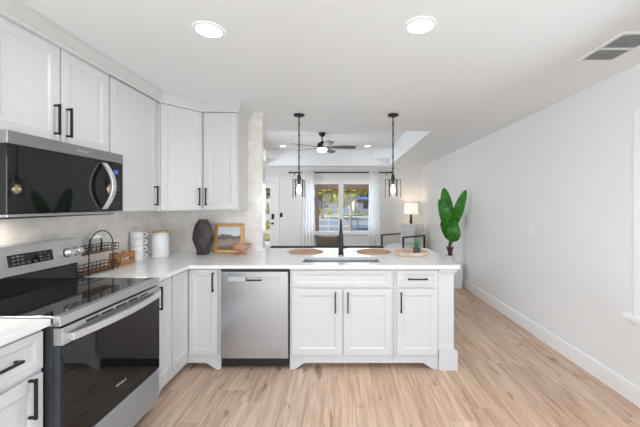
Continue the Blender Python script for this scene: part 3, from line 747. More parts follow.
# ------------------------------------------------------------------ things on the worktop
CT = .914
M_BOARD = nmat('rack_wood', (.33,.15,.06), (.45,.22,.09), .5, scale=(30,3,30), nscale=2)
M_CRATE = nmat('orange_brown_wood', (.42,.17,.05), (.55,.25,.08), .5, scale=(4,4,40), nscale=2)
M_WHITEC = nmat('white_glazed_ceramic', (.80,.80,.79), (.83,.83,.82), .2, nscale=3)
M_PALEWOOD = nmat('pale_wood', (.55,.33,.17), (.66,.42,.24), .5, scale=(20,3,20), nscale=2)
M_GOLD = nmat('gold_wood_frame', (.46,.24,.05), (.60,.34,.09), .38, .35, scale=(6,6,6), nscale=4)
M_CLEAR = pane('clear_jar_glass', (.97,.975,.975), .03, 1.35)
M_WIRE = nmat('black_wire', (.02,.018,.016), (.03,.027,.024), .4, .5, nscale=5)
def wire_rack():
    x0, x1, y0, y1 = -1.965, -1.845, 2.232, 2.592
    r = thing('wire_rack', 'two-tier black wire rack with an arched handle and wooden shelves beside the range', 'rack', (-1.905, 2.41, CT))
    xc = (x0+x1)/2; ya, yb = 2.285, 2.525; R = (yb-ya)/2
    pts = [(xc+.062, ya, CT), (xc+.062, ya, 1.115)]
    for k in range(1, 12): a = PI-PI*k/12; pts.append((xc+.062, (ya+yb)/2+R*math.cos(a), 1.115+R*math.sin(a)))
    pts += [(xc+.062, yb, 1.115), (xc+.062, yb, CT)]
    obj('arch_frame', MB().tube(pts, .004, 8), M_WIRE, r)
    for zz in (CT+.012, 1.068):
        obj('shelf_board', MB().box(x0+.006, x1-.006, y0+.006, y1-.006, zz, zz+.008), M_BOARD, r, .001, 1)
        b = MB()
        for h in (0.004, .028, .052):
            q = [(x0, y0, zz+h), (x1, y0, zz+h), (x1, y1, zz+h), (x0, y1, zz+h)]
            b.tube(q, .0025 if h < .05 else .003, 6, True)
        for k in range(10):
            yy = y0+(y1-y0)*k/9
            for xx in (x0, x1): b.tube([(xx, yy, zz+.002), (xx, yy, zz+.052)], .002, 6)
        for k in range(1, 4):
            xx = x0+(x1-x0)*k/4
            for yy in (y0, y1): b.tube([(xx, yy, zz+.002), (xx, yy, zz+.052)], .002, 6)
        if zz < 1:
            for xx, yy in ((x0+.004, y0+.004), (x1-.004, y0+.004), (x0+.004, y1-.004), (x1-.004, y1-.004)): b.tube([(xx, yy, CT), (xx, yy, zz+.005)], .004, 6)
        obj('basket', b, M_WIRE, r)
    j = thing('glass_jar', 'clear glass jar with white lid on the top tier of the wire rack', 'jar', (-1.915, 2.44, 1.076))
    obj('glass', MB().lathe(-1.915, 2.44, [(.001,1.077), (.040,1.077), (.042,1.085), (.042,1.155), (.034,1.172), (.034,1.178)], 20, cap=False), M_CLEAR, j)
    obj('lid', MB().lathe(-1.915, 2.44, [(.037,1.176), (.037,1.196), (.012,1.202), (.012,1.212), (.002,1.214)], 20), M_WHITEC, j)
wire_rack()
def crate():
    x0, x1, y0, y1 = -1.985, -1.882, 2.675, 2.85
    r = thing('wooden_crate', 'small orange-brown slatted wooden crate between the wire rack and the white mugs', 'crate', (-1.93, 2.76, CT))
    obj('bottom', MB().box(x0+.008, x1-.008, y0+.008, y1-.008, CT+.002, CT+.009), M_CRATE, r)
    for xx in (x0, x1-.012):
        for yy in (y0, y1-.012): obj('corner_post', MB().box(xx, xx+.012, yy, yy+.012, CT, CT+.102), M_CRATE, r)
    for za, zb in ((.004, .034), (.064, .100)):
        s = MB()
        s.box(x0+.012, x1-.012, y0, y0+.006, CT+za, CT+zb).box(x0+.012, x1-.012, y1-.006, y1, CT+za, CT+zb)
        s.box(x0, x0+.006, y0+.012, y1-.012, CT+za, CT+zb).box(x1-.006, x1, y0+.012, y1-.012, CT+za, CT+zb)
        obj('slat', s, M_CRATE, r)
    for k, (xx, yy, lb, ld) in enumerate(((-1.935, 2.725, 'white spice jar with steel lid, in the crate at the wire rack end', M_BRIGHT), (-1.935, 2.80, 'white spice jar with tan lid, in the crate at the mug end', M_PALEWOOD))):
        j = thing('spice_jar', lb, 'jar', (xx, yy, CT+.009), 'spice jars in the crate')
        obj('jar_body', MB().lathe(xx, yy, [(.026,CT+.0092), (.029,CT+.015), (.029,CT+.085), (.024,CT+.092)], 18), M_WHITEC, j)
        obj('lid', MB().lathe(xx, yy, [(.027,CT+.091), (.028,CT+.112), (.024,CT+.114)], 18), ld, j)
crate()
def mugs():
    x, y = -1.925, 2.945; hgt = .0665
    r = None
    names = ['bottom mug', 'second mug up', 'third mug up', 'top mug']
    r = thing('mug', 'bottom white mug of the stack of four beside the white canister', 'mug', (x, y, CT), 'stacked white mugs')
    z = CT
    obj('cup', MB().lathe(x, y, [(.050,z), (.0525,z+.003), (.0535,z+.014), (.0535,z+.064), (.052,z+.066), (.050,z+.064), (.049,z+.012), (.004,z+.008)], 28), M_WHITEC, r)
    pts = []
    for k in range(11): a = -PI/2+PI*k/10; pts.append((x+.050*.8+(.030*math.cos(a))*.8, y+.050*.6+(.030*math.cos(a))*.6, z+.035+.020*math.sin(a)))
    obj('handle', MB().tube(pts, .0055, 8), M_WHITEC, r)
    for k, lb in enumerate(('second white mug from the bottom in the stack beside the white canister', 'third white mug from the bottom in the stack beside the white canister', 'topmost white mug of the stack beside the white canister')):
        dup(r, (x, y, CT+hgt*(k+1)), lb)
mugs()
def canister():
    x, y = -1.805, 3.115
    r = thing('canister', 'white ceramic canister with a flat wooden lid in the corner', 'canister', (x, y, CT))
    obj('body', MB().lathe(x, y, [(.066,CT), (.074,CT+.004), (.077,CT+.014), (.077,CT+.20), (.072,CT+.222), (.060,CT+.232), (.060,CT+.240)], 32), M_WHITEC, r)
    obj('lid', MB().lathe(x, y, [(.064,CT+.240), (.066,CT+.243), (.066,CT+.256), (.064,CT+.258)], 32), M_PALEWOOD, r)
canister()
def vase():
    x, y = -1.455, 3.27
    M_V = nmat('dark_facet_ceramic', (.038,.028,.025), (.062,.048,.044), .5, nscale=5, bump=.1)
    rings = [(0, .060, .045), (.05, .078, .05), (.155, .112, .062), (.215, .115, .062), (.30, .085, .05), (.365, .048, .035)]
    m = MB(); n = 6; vs = []
    rr = random.Random(3)
    for i, (h, rx, ry) in enumerate(rings):
        for k in range(n):
            a = 2*PI*(k+.5*(i % 2))/n+.3
            j = 1+rr.uniform(-.06, .06)
            vs.append((x+rx*math.cos(a)*j, y+ry*math.sin(a)*j, CT+h))
    fs = []
    for i in range(len(rings)-1):
        for k in range(n):
            a, b = i*n+k, i*n+(k+1) % n; c_, d_ = a+n, b+n
            if i % 2: fs += [(a, b, d_), (a, d_, c_)]
            else: fs += [(a, b, c_), (b, d_, c_)]
    fs += [tuple(reversed(range(n))), tuple(range(len(vs)-n, len(vs)))]
    m.add(vs, fs)
    tag(obj('vase', m, M_V, bev=.002, seg=1, org=(x, y, CT)), 'tall dark brown faceted vase in front of the tiled wall', 'vase')
vase()
def picture():
    w, h, t = .303, .312, .02
    r = thing('picture_frame', 'gold-framed landscape print leaning on the tiled wall', 'picture', (-1.225, 3.375, CT))
    lean = math.radians(-9)
    M = Matrix.Translation((-1.225, 3.378, CT)) @ Matrix.Rotation(math.radians(4), 4, 'Z') @ Matrix.Rotation(lean, 4, 'X')
    f = .032
    m = MB(M); m.box(-w/2, -w/2+f, -t, 0, 0, h).box(w/2-f, w/2, -t, 0, 0, h).box(-w/2+f, w/2-f, -t, 0, 0, f).box(-w/2+f, w/2-f, -t, 0, h-f, h)
    obj('frame', m, M_GOLD, r, .004)
    pm = mat('landscape_print', (.5,.5,.5), .5); N, L, b = nodes(pm)
    tc = N.new('ShaderNodeTexCoord'); sp = N.new('ShaderNodeSeparateXYZ'); L.new(tc.outputs['Object'], sp.inputs[0])
    n = N.new('ShaderNodeTexNoise'); n.inputs['Scale'].default_value = 14; n.inputs['Detail'].default_value = 4; L.new(tc.outputs['Object'], n.inputs['Vector'])
    ma = N.new('ShaderNodeMath'); ma.operation = 'MULTIPLY_ADD'; ma.inputs[1].default_value = .09; L.new(n.outputs[0], ma.inputs[0]); L.new(sp.outputs[2], ma.inputs[2])
    rp = N.new('ShaderNodeValToRGB'); rp.color_ramp.interpolation = 'LINEAR'
    e = rp.color_ramp.elements; e[0].position = .05; e[0].color = (.10,.085,.07,1); e[1].position = 1.0; e[1].color = (.66,.68,.70,1)
    for p_, c_ in ((.30, (.16,.13,.11)), (.38, (.36,.28,.22)), (.50, (.30,.24,.20)), (.555, (.10,.095,.09)), (.63, (.16,.16,.16)), (.66, (.62,.64,.66))):
        q = e.new(p_); q.color = (*c_, 1)
    sc = N.new('ShaderNodeMath'); sc.operation = 'MULTIPLY'; sc.inputs[1].default_value = 1/.36
    L.new(ma.outputs[0], sc.inputs[0]); L.new(sc.outputs[0], rp.inputs[0]); L.new(rp.outputs[0], b.inputs['Base Color'])
    obj('print', MB(M).box(-w/2+f-.003, w/2-f+.003, -.011, -.008, f-.003, h-f+.003), pm, r)
    obj('backing', MB(M).box(-w/2+.01, w/2-.01, -.008, -.001, .01, h-.01), M_PALEWOOD, r)
picture()
def bowl():
    x, y = -1.055, 3.255
    M_B = nmat('rosy_wood', (.42,.22,.13), (.58,.34,.22), .45, scale=(6,6,14), nscale=3)
    r = thing('pedestal_bowl', 'small rosy wooden footed bowl in front of the gold frame', 'bowl', (x, y, CT))
    obj('bowl_body', MB().lathe(x, y, [(.020,CT+.040), (.060,CT+.046), (.088,CT+.066), (.100,CT+.096), (.101,CT+.110), (.096,CT+.110), (.088,CT+.085), (.055,CT+.060), (.004,CT+.054)], 32), M_B, r)
    obj('pedestal', MB().lathe(x, y, [(.055,CT), (.055,CT+.006), (.030,CT+.014), (.020,CT+.024), (.022,CT+.042)], 28), M_B, r)
bowl()
M_WOVEN = mat('tan_woven_mat', (.5,.3,.18), .8)
def woven():
    N, L, b = nodes(M_WOVEN); v = coords(N, L)
    w = N.new('ShaderNodeTexWave'); w.wave_type = 'RINGS'; w.rings_direction = 'Z'; w.inputs['Scale'].default_value = 24; w.inputs['Distortion'].default_value = 1.5
    w.inputs['Detail Scale'].default_value = 8; L.new(v, w.inputs['Vector'])
    r = N.new('ShaderNodeValToRGB'); r.color_ramp.elements[0].color = (.44,.25,.14,1); r.color_ramp.elements[1].color = (.62,.40,.25,1)
    L.new(w.outputs[0], r.inputs[0]); L.new(r.outputs[0], b.inputs['Base Color'])
    bp = N.new('ShaderNodeBump'); bp.inputs['Strength'].default_value = .5; bp.inputs['Distance'].default_value = .002; L.new(w.outputs[0], bp.inputs['Height']); L.new(bp.outputs[0], b.inputs['Normal'])
woven()
mx = -.405
pm = tag(obj('placemat', MB().lathe(mx, 3.45, [(.180,CT), (.190,CT+.003), (.188,CT+.008), (.05,CT+.008)], 40), M_WOVEN, org=(mx, 3.45, CT)),
         'round tan woven placemat on the peninsula, beside the tiled wall end', 'placemat', 'round placemats')
dup(pm, (.335, 3.45, CT), 'round tan woven placemat on the peninsula, beside the wooden tray')
def tray():
    x, y = .705, 3.27
    M_T = nmat('whitewashed_wood', (.56,.43,.32), (.72,.60,.48), .55, scale=(3,18,18), nscale=2)
    m = MB(); n = 40; ro, ri = .170, .155; sx = 1.0
    m.lathe(0, 0, [(ro-.012,CT), (ro,CT+.006), (ro,CT+.038), (ro-.004,CT+.041), (ri,CT+.038), (ri-.004,CT+.014), (.01,CT+.012)], n, M=Matrix.Translation((x, y, 0)))
    tag(obj('serving_tray', m, M_T, org=(x, y, CT)), 'round whitewashed wooden tray holding the small succulent', 'tray')
    px, py, z = x+.062, y+.01, CT+.0145
    r = thing('potted_succulent', 'small green succulent in a dark grey square pot on the tray', 'plant', (px, py, z))
    M_P = nmat('grey_cement_pot', (.07,.075,.08), (.11,.115,.12), .7, nscale=8)
    w0, w1 = .025, .031
    MR = Matrix.Translation((px, py, 0)) @ Matrix.Rotation(math.radians(20), 4, 'Z')
    p = MB(MR); p.add([(-w0,-w0,z),(w0,-w0,z),(w0,w0,z),(-w0,w0,z),(-w1,-w1,z+.058),(w1,-w1,z+.058),(w1,w1,z+.058),(-w1,w1,z+.058)],
                      [(3,2,1,0),(4,5,6,7),(0,1,5,4),(1,2,6,5),(2,3,7,6),(3,0,4,7)])
    obj('pot', p, M_P, r, .004)
    M_S = nmat('succulent_green', (.05,.20,.06), (.12,.34,.12), .5, nscale=10)
    rr = random.Random(5); 
    for k in range(16):
        a = k*2.4; tilt = .12+.95*(k/16); l = .078-.02*(k/16)
        d = Vector((math.cos(a)*math.sin(tilt), math.sin(a)*math.sin(tilt), math.cos(tilt))); b0 = Vector((px, py, z+.056))
        pts = [b0+d*l*u for u in (0, .3, .6, .85, 1)]
        obj('leaf', MB().tube(pts, [.004, .006, .006, .0035, .001], 6), M_S, r)
tray()

# ------------------------------------------------------------------ plant by the long wall
def big_plant():
    x, y = 1.87, 5.50
    s = thing('plant_stand', 'plain white box plant stand on the floor by the long wall', 'plant stand', (x, y, 0))
    obj('stand_box', MB().box(x-.155, x+.155, y-.155, y+.155, .012, .40), M_TRIM, s, .003)
    obj('stand_top', MB().box(x-.16, x+.16, y-.16, y+.16, .40, .42), M_TRIM, s, .003)
    obj('stand_base', MB().box(x-.148, x+.148, y-.148, y+.148, 0, .012), M_TRIM, s)
    z = .42
    r = thing('potted_plant', 'big green artificial paddle-leaf plant in a white pot by the long wall', 'plant', (x, y, z))
    obj('pot', MB().lathe(x, y, [(.060,z), (.068,z+.006), (.080,z+.115), (.080,z+.125), (.072,z+.125), (.068,z+.105), (.004,z+.10)], 28), M_WHITEC, r)
    M_TR = nmat('fibrous_brown_trunk', (.06,.028,.022), (.12,.06,.045), .85, scale=(20,20,4), nscale=3, bump=.6)
    t = MB().lathe(x, y, [(.036,z+.095), (.040,z+.14), (.030,z+.20), (.036,z+.245), (.026,z+.27), (.012,z+.28)], 12)
    for k in range(8):
        a = k*.785+.2; h = z+.18+.03*(k % 3)
        t.tube([(x+.025*math.cos(a), y+.025*math.sin(a), h), (x+.048*math.cos(a), y+.048*math.sin(a), h+.06), (x+.062*math.cos(a), y+.062*math.sin(a), h+.085)], [.014, .009, .002], 6)
    obj('trunk', t, M_TR, r)
    M_LF = mat('deep_green_leaf', (.03,.16,.02), .38); N, L, b = nodes(M_LF)
    v = coords(N, L, (1,1,1)); wv = N.new('ShaderNodeTexNoise'); wv.inputs['Scale'].default_value = 14; L.new(v, wv.inputs['Vector'])
    rp = N.new('ShaderNodeValToRGB'); rp.color_ramp.elements[0].color = (.012,.11,.008,1); rp.color_ramp.elements[1].color = (.045,.30,.014,1)
    rp.color_ramp.elements[0].position = .3; rp.color_ramp.elements[1].position = .7; L.new(wv.outputs[0], rp.inputs[0]); L.new(rp.outputs[0], b.inputs['Base Color'])
    M_ST = nmat('leaf_stalk_green', (.05,.16,.03), (.08,.22,.05), .5, nscale=6)
    def P(px, py_, dy=0):
        Y = y+dy; return Vector(((px-343)*Y/315, Y, 1.438+(204-py_)*Y/315))
    base = Vector((x, y, z+.25))
    # (blade base, blade tip as picture points + depth, half width m, facing, bow)
    leaves = [  # upper pair, front left, right, front low, dark low left, dark low right, middle
              ((450.5, 224, .04), (443.5, 187.5, .10), .112, .2, .03), ((447.5, 227, -.08), (440.5, 199.5, -.16), .108, -.1, .05),
              ((454.5, 224, -.10), (465, 190.5, -.36), .092, .35, .02), ((452.5, 242, -.16), (454.5, 221, -.24), .118, .05, .07),
              ((449.5, 240, .10), (442, 221, .16), .088, -.2, .03), ((454, 232, .04), (461.5, 206, -.16), .062, .7, .02),
              ((451, 232, .12), (452.5, 208, .18), .070, 0, .02)]
    for (b0, t0, hw, face, bow) in leaves:
        A = P(*b0); B = P(*t0)
        st = MB().tube([base+(A-base)*u+Vector((0,0,0)) for u in (0, .5, 1)], [.012, .009, .007], 8)
        ax = (B-A); ln = ax.length; ax.normalize()
        view = Vector((-.2, -1, .1)); side = ax.cross(view).normalized(); side = (side*math.cos(face)+side.cross(ax)*math.sin(face)).normalized(); nr = side.cross(ax).normalized()
        if nr.y > 0: nr = -nr
        n = 14; cols = 6; vs = []
        for lay in (0, 1):
            for i in range(n+1):
                u = i/n; wd = hw*(math.sin(PI*min(1, (u*.93+.05)))**.55)*(1-.18*u) if 0 < i < n else (.008 if i == 0 else .006)
                c0 = A+ax*ln*u+nr*bow*math.sin(PI*u)-nr*.05*u*u
                for j in range(cols+1):
                    q = j/cols*2-1; rip = .003*math.sin(u*44+abs(q)*3)
                    vs.append(c0+side*wd*q+nr*(.018*abs(q)**1.3*wd/hw+rip*abs(q))-nr*(.0016*lay))
        W_ = cols+1; O = (n+1)*W_; fs = []
        for i in range(n):
            for j in range(cols):
                a = i*W_+j; fs += [(a, a+1, a+W_+1, a+W_), (O+a, O+a+W_, O+a+W_+1, O+a+1)]
            fs += [(i*W_, (i+1)*W_, O+(i+1)*W_, O+i*W_), (i*W_+cols, O+i*W_+cols, O+(i+1)*W_+cols, (i+1)*W_+cols)]
        fs += [tuple(list(range(W_))+[O+k for k in reversed(range(W_))]), tuple([n*W_+k for k in reversed(range(W_))]+[O+n*W_+k for k in range(W_)])]
        lf = obj('leaf', MB().add(vs, fs, True), M_LF, r)
        obj('leaf_stalk', st, M_ST, lf)
big_plant()

# ------------------------------------------------------------------ living room
def cushion(x0, x1, y0, y1, z0, z1, puff=.25, M=None, nx=8, ny=8):
    m = MB(M); vs = []; cx, cy, cz = (x0+x1)/2, (y0+y1)/2, (z0+z1)/2
    for s in (-1, 1):
        for i in range(nx+1):
            for j in range(ny+1):
                u, v = i/nx*2-1, j/ny*2-1
                e = (1-abs(u)**6)*(1-abs(v)**6)
                vs.append((cx+(x1-x0)/2*u*(1-.03*(1-v*v)*0), cy+(y1-y0)/2*v, cz+s*(z1-z0)/2*((1-puff)*.9*(.25+.75*e**.35 if e > 0 else .25)+puff*(1-u*u)*(1-v*v))))
    W_ = ny+1; O = (nx+1)*W_; fs = []
    for i in range(nx):
        for j in range(ny):
            a = i*W_+j; fs += [(a, a+W_, a+W_+1, a+1), (O+a, O+a+1, O+a+W_+1, O+a+W_)]
        fs += [(i*W_, O+i*W_, O+(i+1)*W_, (i+1)*W_), (i*W_+ny, (i+1)*W_+ny, O+(i+1)*W_+ny, O+i*W_+ny)]
    for j in range(ny):
        a = j; b_ = nx*W_+j
        fs += [(a, a+1, O+a+1, O+a), (b_, O+b_, O+b_+1, b_+1)]
    return m.add(vs, fs, True)
M_SOFA = nmat('charcoal_navy_fabric', (.020,.024,.032), (.034,.039,.05), .9, nscale=90, bump=.3)
def sofa():
    x0, x1, y0, y1 = -1.17, .66, 4.95, 5.82
    r = thing('sofa', 'low charcoal sofa with its back to the peninsula', 'sofa', ((x0+x1)/2, 5.4, 0))
    obj('seat_base', MB().box(x0, x1, y0+.02, y1, .12, .30), M_SOFA, r, .02, 3)
    obj('backrest', MB().box(x0, x1, y0, y0+.17, .14, .765), M_SOFA, r, .04, 4)
    for xa in (x0, x1-.16): obj('armrest', MB().box(xa, xa+.16, y0+.17, y1, .14, .60), M_SOFA, r, .03, 3)
    xm = (x0+x1)/2
    for xa, xb in ((x0+.165, xm-.003), (xm+.003, x1-.165)): obj('seat_cushion', cushion(xa, xb, y0+.19, y1+.02, .30, .46, .15), M_SOFA, r)
    for xx in (x0+.08, x1-.08):
        for yy in (y0+.08, y1-.08): obj('leg', MB().lathe(xx, yy, [(.016,0), (.026,.125)], 12), M_BLACK, r)
    M_PIL = nmat('olive_brown_velvet', (.13,.105,.068), (.20,.165,.11), .9, nscale=30, bump=.3)
    px, py = -.235, 5.245
    M = Matrix.Translation((px, py, .458+.228)) @ Matrix.Rotation(math.radians(80), 4, 'X')
    m = MB(M); n = 12; vs = []
    for s in (-1, 1):
        for i in range(n+1):
            for j in range(n+1):
                u, v = i/n*2-1, j/n*2-1
                pin = 1-.10*(1-u*u) if abs(v) > .0 else 1
                sx = .245*u*(1-.09*(1-v*v)); sy = .235*v*(1-.11*(1-u*u))
                vs.append((sx, sy, s*(.004+.075*((1-u*u)*(1-v*v))**.6)))
    W_ = n+1; O = W_*W_; fs = []
    for i in range(n):
        for j in range(n):
            a = i*W_+j; fs += [(a, a+W_, a+W_+1, a+1), (O+a, O+a+1, O+a+W_+1, O+a+W_)]
        fs += [(i*W_, O+i*W_, O+(i+1)*W_, (i+1)*W_), (i*W_+n, (i+1)*W_+n, O+(i+1)*W_+n, O+i*W_+n), (i, i+1, O+i+1, O+i), (n*W_+i, O+n*W_+i, O+n*W_+i+1, n*W_+i+1)]
    tag(obj('throw_pillow', m.add(vs, fs, True), M_PIL, org=(px, py, .458)), 'olive-brown throw pillow showing above the back of the charcoal sofa', 'pillow')
sofa()
def armchair():
    # built facing -x along its own axes, then turned
    r = thing('armchair', 'grey cushioned armchair with a slim black metal frame in the far corner', 'armchair', (1.45, 7.62, 0))
    ox, oy = 1.45, 7.62
    fl, hw, ah = .37, .345, .68      # half depth, half width, arm height
    for s in (-1, 1):
        y = oy+s*hw
        obj('arm_frame', MB().bar((ox-fl, y, 0), (ox-fl, y, ah), .032).bar((ox+fl, y, 0), (ox+fl, y, ah), .032).bar((ox-fl-.016, y, ah), (ox+fl+.016, y, ah), .032).bar((ox-fl, y, .22), (ox+fl, y, .22), .028), M_BLACK, r, .002, 1)
    obj('cross_rail', MB().bar((ox-fl, oy-hw, .22), (ox-fl, oy+hw, .22), .028).bar((ox+fl, oy-hw, .22), (ox+fl, oy+hw, .22), .028), M_BLACK, r)
    M_GC = nmat('light_grey_linen', (.62,.63,.65), (.70,.71,.73), .9, nscale=80, bump=.25)
    obj('seat_cushion', cushion(ox-fl-.02, ox+fl-.06, oy-hw+.02, oy+hw-.02, .235, .50, .2), M_GC, r)
    M = Matrix.Translation((ox+fl-.13, oy, .44)) @ Matrix.Rotation(math.radians(14), 4, 'Y')
    m = cushion(-.26, .26, -hw+.022, hw-.022, -.085, .085, .35, M=M @ Matrix.Translation((.02, 0, .26)) @ Matrix.Rotation(math.radians(90), 4, 'Y'))
    obj('back_cushion', m, M_GC, r)
    r.rotation_euler = (0, 0, math.radians(37))
    # throw cushion
    M_TP = nmat('grey_pillow_weave', (.52,.52,.52), (.62,.62,.62), .9, nscale=60, bump=.25)
    ang = math.radians(37); a = Matrix.Translation((ox, oy, 0)) @ Matrix.Rotation(ang, 4, 'Z')
    M2 = a @ Matrix.Translation((.125, -.04, .498+.215)) @ Matrix.Rotation(math.radians(-76), 4, 'Y') @ Matrix.Rotation(math.radians(0), 4, 'Z')
    tag(obj('throw_pillow', cushion(-.215, .215, -.225, .225, -.055, .055, .75, M=M2), M_TP, org=a @ Vector((.13, -.05, .51))), 'grey woven throw pillow leaning back in the armchair', 'pillow')
armchair()
def lamp():
    x, y = 1.775, 8.22; zt = .60
    r = thing('side_table', 'small round black side table in the far corner behind the armchair', 'side table', (x, y, 0))
    obj('table_top', MB().lathe(x, y, [(.19,zt-.02), (.195,zt-.015), (.195,zt-.003), (.19,zt)], 36), M_BLACK, r)
    obj('pedestal', MB().lathe(x, y, [(.02,.02), (.02,zt-.02)], 16), M_BLACK, r)
    obj('base', MB().lathe(x, y, [(.15,0), (.15,.012), (.03,.022)], 32), M_BLACK, r)
    l = thing('table_lamp', 'table lamp with a lit cream drum shade on a slim black base', 'lamp', (x, y, zt))
    M_LB = nmat('dark_wood_lamp_base', (.012,.010,.009), (.025,.020,.017), .4, nscale=6)
    obj('lamp_base', MB().lathe(x, y, [(.075,zt), (.075,zt+.012), (.052,zt+.025), (.048,zt+.06), (.034,zt+.42), (.028,zt+.58), (.010,zt+.60), (.008,zt+.63)], 20), M_LB, l)
    z0, z1 = 1.18, 1.462
    obj('lamp_shade', MB().lathe(x, y, [(.178,z0), (.165,z1), (.162,z1), (.175,z0)], 40, cap=False), M_SHADE, l)
    obj('bulb', MB().lathe(x, y, [(.010,zt+.63), (.030,zt+.68), (.022,zt+.71), (.003,zt+.72)], 14), M_BULB, l)
    g = light('lamp_glow', 'POINT', (x, y, 1.40), 1.6, (1, .83, .62)); g.data.shadow_soft_size = .05
lamp()
def curtains():
    y, z = 8.40, 2.278; yc = 8.362
    r = thing('curtain_rod', 'long thin dark metal curtain rod above the far window', 'curtain rod', (-.05, y, z))
    obj('rod', MB().tube([(-1.40, y, z), (1.27, y, z)], .017, 12), M_BLACK, r)
    for s, xx in ((-1, -1.40), (1, 1.27)):
        obj('finial', MB().lathe(0, 0, [(.017,0), (.030,.006), (.032,.03), (.020,.045), (.003,.048)], 16, M=Matrix.Translation((xx, y, z)) @ Matrix.Rotation(s*PI/2, 4, 'Y')), M_BLACK, r)
        bx = xx-s*.09
        obj('bracket', MB().bar((bx, y, z-.01), (bx, YF, z-.01), .014).box(bx-.012, bx+.012, YF-.008, YF, z-.06, z+.03), M_BLACK, r)
    M_CT = mat('sheer_white_curtain', (.93,.93,.93), .8); N, L, b = nodes(M_CT)
    tr = N.new('ShaderNodeBsdfTranslucent'); tr.inputs[0].default_value = (.95,.95,.95,1); tp = N.new('ShaderNodeBsdfTransparent')
    m1 = N.new('ShaderNodeMixShader'); m1.inputs[0].default_value = .5; m2 = N.new('ShaderNodeMixShader'); m2.inputs[0].default_value = .10
    L.new(b.outputs[0], m1.inputs[1]); L.new(tr.outputs[0], m1.inputs[2]); L.new(m1.outputs[0], m2.inputs[1]); L.new(tp.outputs[0], m2.inputs[2]); L.new(m2.outputs[0], N['Material Output'].inputs[0])
    for (a0, a1, b0, b1, lb) in ((-1.10, -.765, -1.16, -.745, 'white sheer curtain panel on the door side of the far window'), (.69, .95, .665, .99, 'white sheer curtain panel on the lamp side of the far window')):
        n = 72; rows = 14; vs = []; ph = a0*9
        for i in range(rows+1):
            v = i/rows
            for k in range(n+1):
                u = k/n
                xx = (a0+(a1-a0)*u)*(1-v)+(b0+(b1-b0)*u)*v
                f = 5*2*PI*u+ph
                yy = yc+(.012+.010*v)*math.sin(f+.35*math.sin(3*v+u*4))-0
                if v < .03: yy = yc+.012*math.sin(f)
                vs.append((xx, yy, z+.03-(z+.015)*v))
        fs = []
        W_ = n+1
        for i in range(rows):
            for k in range(n): a = i*W_+k; fs.append((a, a+1, a+W_+1, a+W_))
        o = obj('curtain', MB().add(vs, fs, True), M_CT, org=((a0+a1)/2, yc, 0))
        sm = o.modifiers.new('thickness', 'SOLIDIFY'); sm.thickness = .0015
        tag(o, lb, 'curtain', 'sheer curtains of the far window')
curtains()

# ------------------------------------------------------------------ outside the front
GZ = -.30
M_GRASS = nmat('sunny_lawn', (.20,.22,.05), (.42,.38,.12), .9, scale=(1,1,1), nscale=3, detail=8)
M_ROAD = nmat('pale_asphalt', (.23,.25,.28), (.30,.32,.35), .85, nscale=2, detail=8)
M_CONC = nmat('pale_concrete', (.45,.45,.44), (.54,.53,.52), .8, nscale=3)
M_BARK = nmat('pale_bark', (.26,.19,.14), (.40,.31,.24), .9, scale=(8,8,1), nscale=3, bump=.5)
struct('ground', MB().box(-60, 60, -30, 110, GZ-.3, GZ), M_GRASS)
struct('street', MB().box(-60, 60, 24, 40, GZ, GZ+.02), M_ROAD)
struct('path_driveway', MB().box(-3.2, 2.2, 13.4, 24, GZ, GZ+.015), M_ROAD)
struct('path_sidewalk', MB().box(-60, 60, 41.5, 44.5, GZ, GZ+.05), M_CONC)
struct('path_porch', MB().box(-4.2, 3.2, YF+.12, 12.6, GZ, -.04), M_CONC)
M_PORCH = nmat('brown_stained_timber', (.085,.048,.03), (.14,.085,.055), .7, scale=(6,6,1), nscale=3)
px = (317-343)*12.0/315
for xx, lb in ((px, 'brown timber porch post outside the left pane of the far window'),):
    r = thing('porch_post', lb, 'post', (xx, 12.0, -.04))
    obj('shaft', MB().box(xx-.07, xx+.07, 11.93, 12.07, -.04, 1.99), M_PORCH, r, .005)
    obj('plinth', MB().box(xx-.10, xx+.10, 11.90, 12.10, -.04, .14), M_PORCH, r, .005)
tag(obj('porch_beam', MB().box(-4.2, 3.2, 11.92, 12.08, 1.99, 2.27), M_PORCH, bev=.005, org=(0, 12, 1.99)), 'brown timber beam across the front porch, above the post', 'beam')
r = thing('rail_fence', 'low pale rail fence across the yard beyond the porch', 'fence', (0, 21.5, GZ))
M_RAIL = nmat('weathered_rail', (.42,.43,.45), (.55,.56,.58), .8, nscale=3)
for zz in (.18, .62):
    obj('rail', MB().box(-9, 9, 21.47, 21.53, GZ+zz, GZ+zz+.09), M_RAIL, r)
for k in range(10): obj('fence_post', MB().box(-8.9+k*1.98-.05, -8.9+k*1.98+.05, 21.44, 21.56, GZ, GZ+.78), M_RAIL, r)
def leafmat(name, c1, c2): return nmat(name, c1, c2, .7, nscale=1.2, detail=6, lo=.3, hi=.7)
M_F1 = leafmat('yellow_green_foliage', (.24,.28,.02), (.72,.55,.05))
M_F2 = leafmat('mid_green_foliage', (.06,.13,.03), (.24,.30,.07))
M_F3 = leafmat('dark_green_foliage', (.02,.07,.02), (.06,.17,.04))
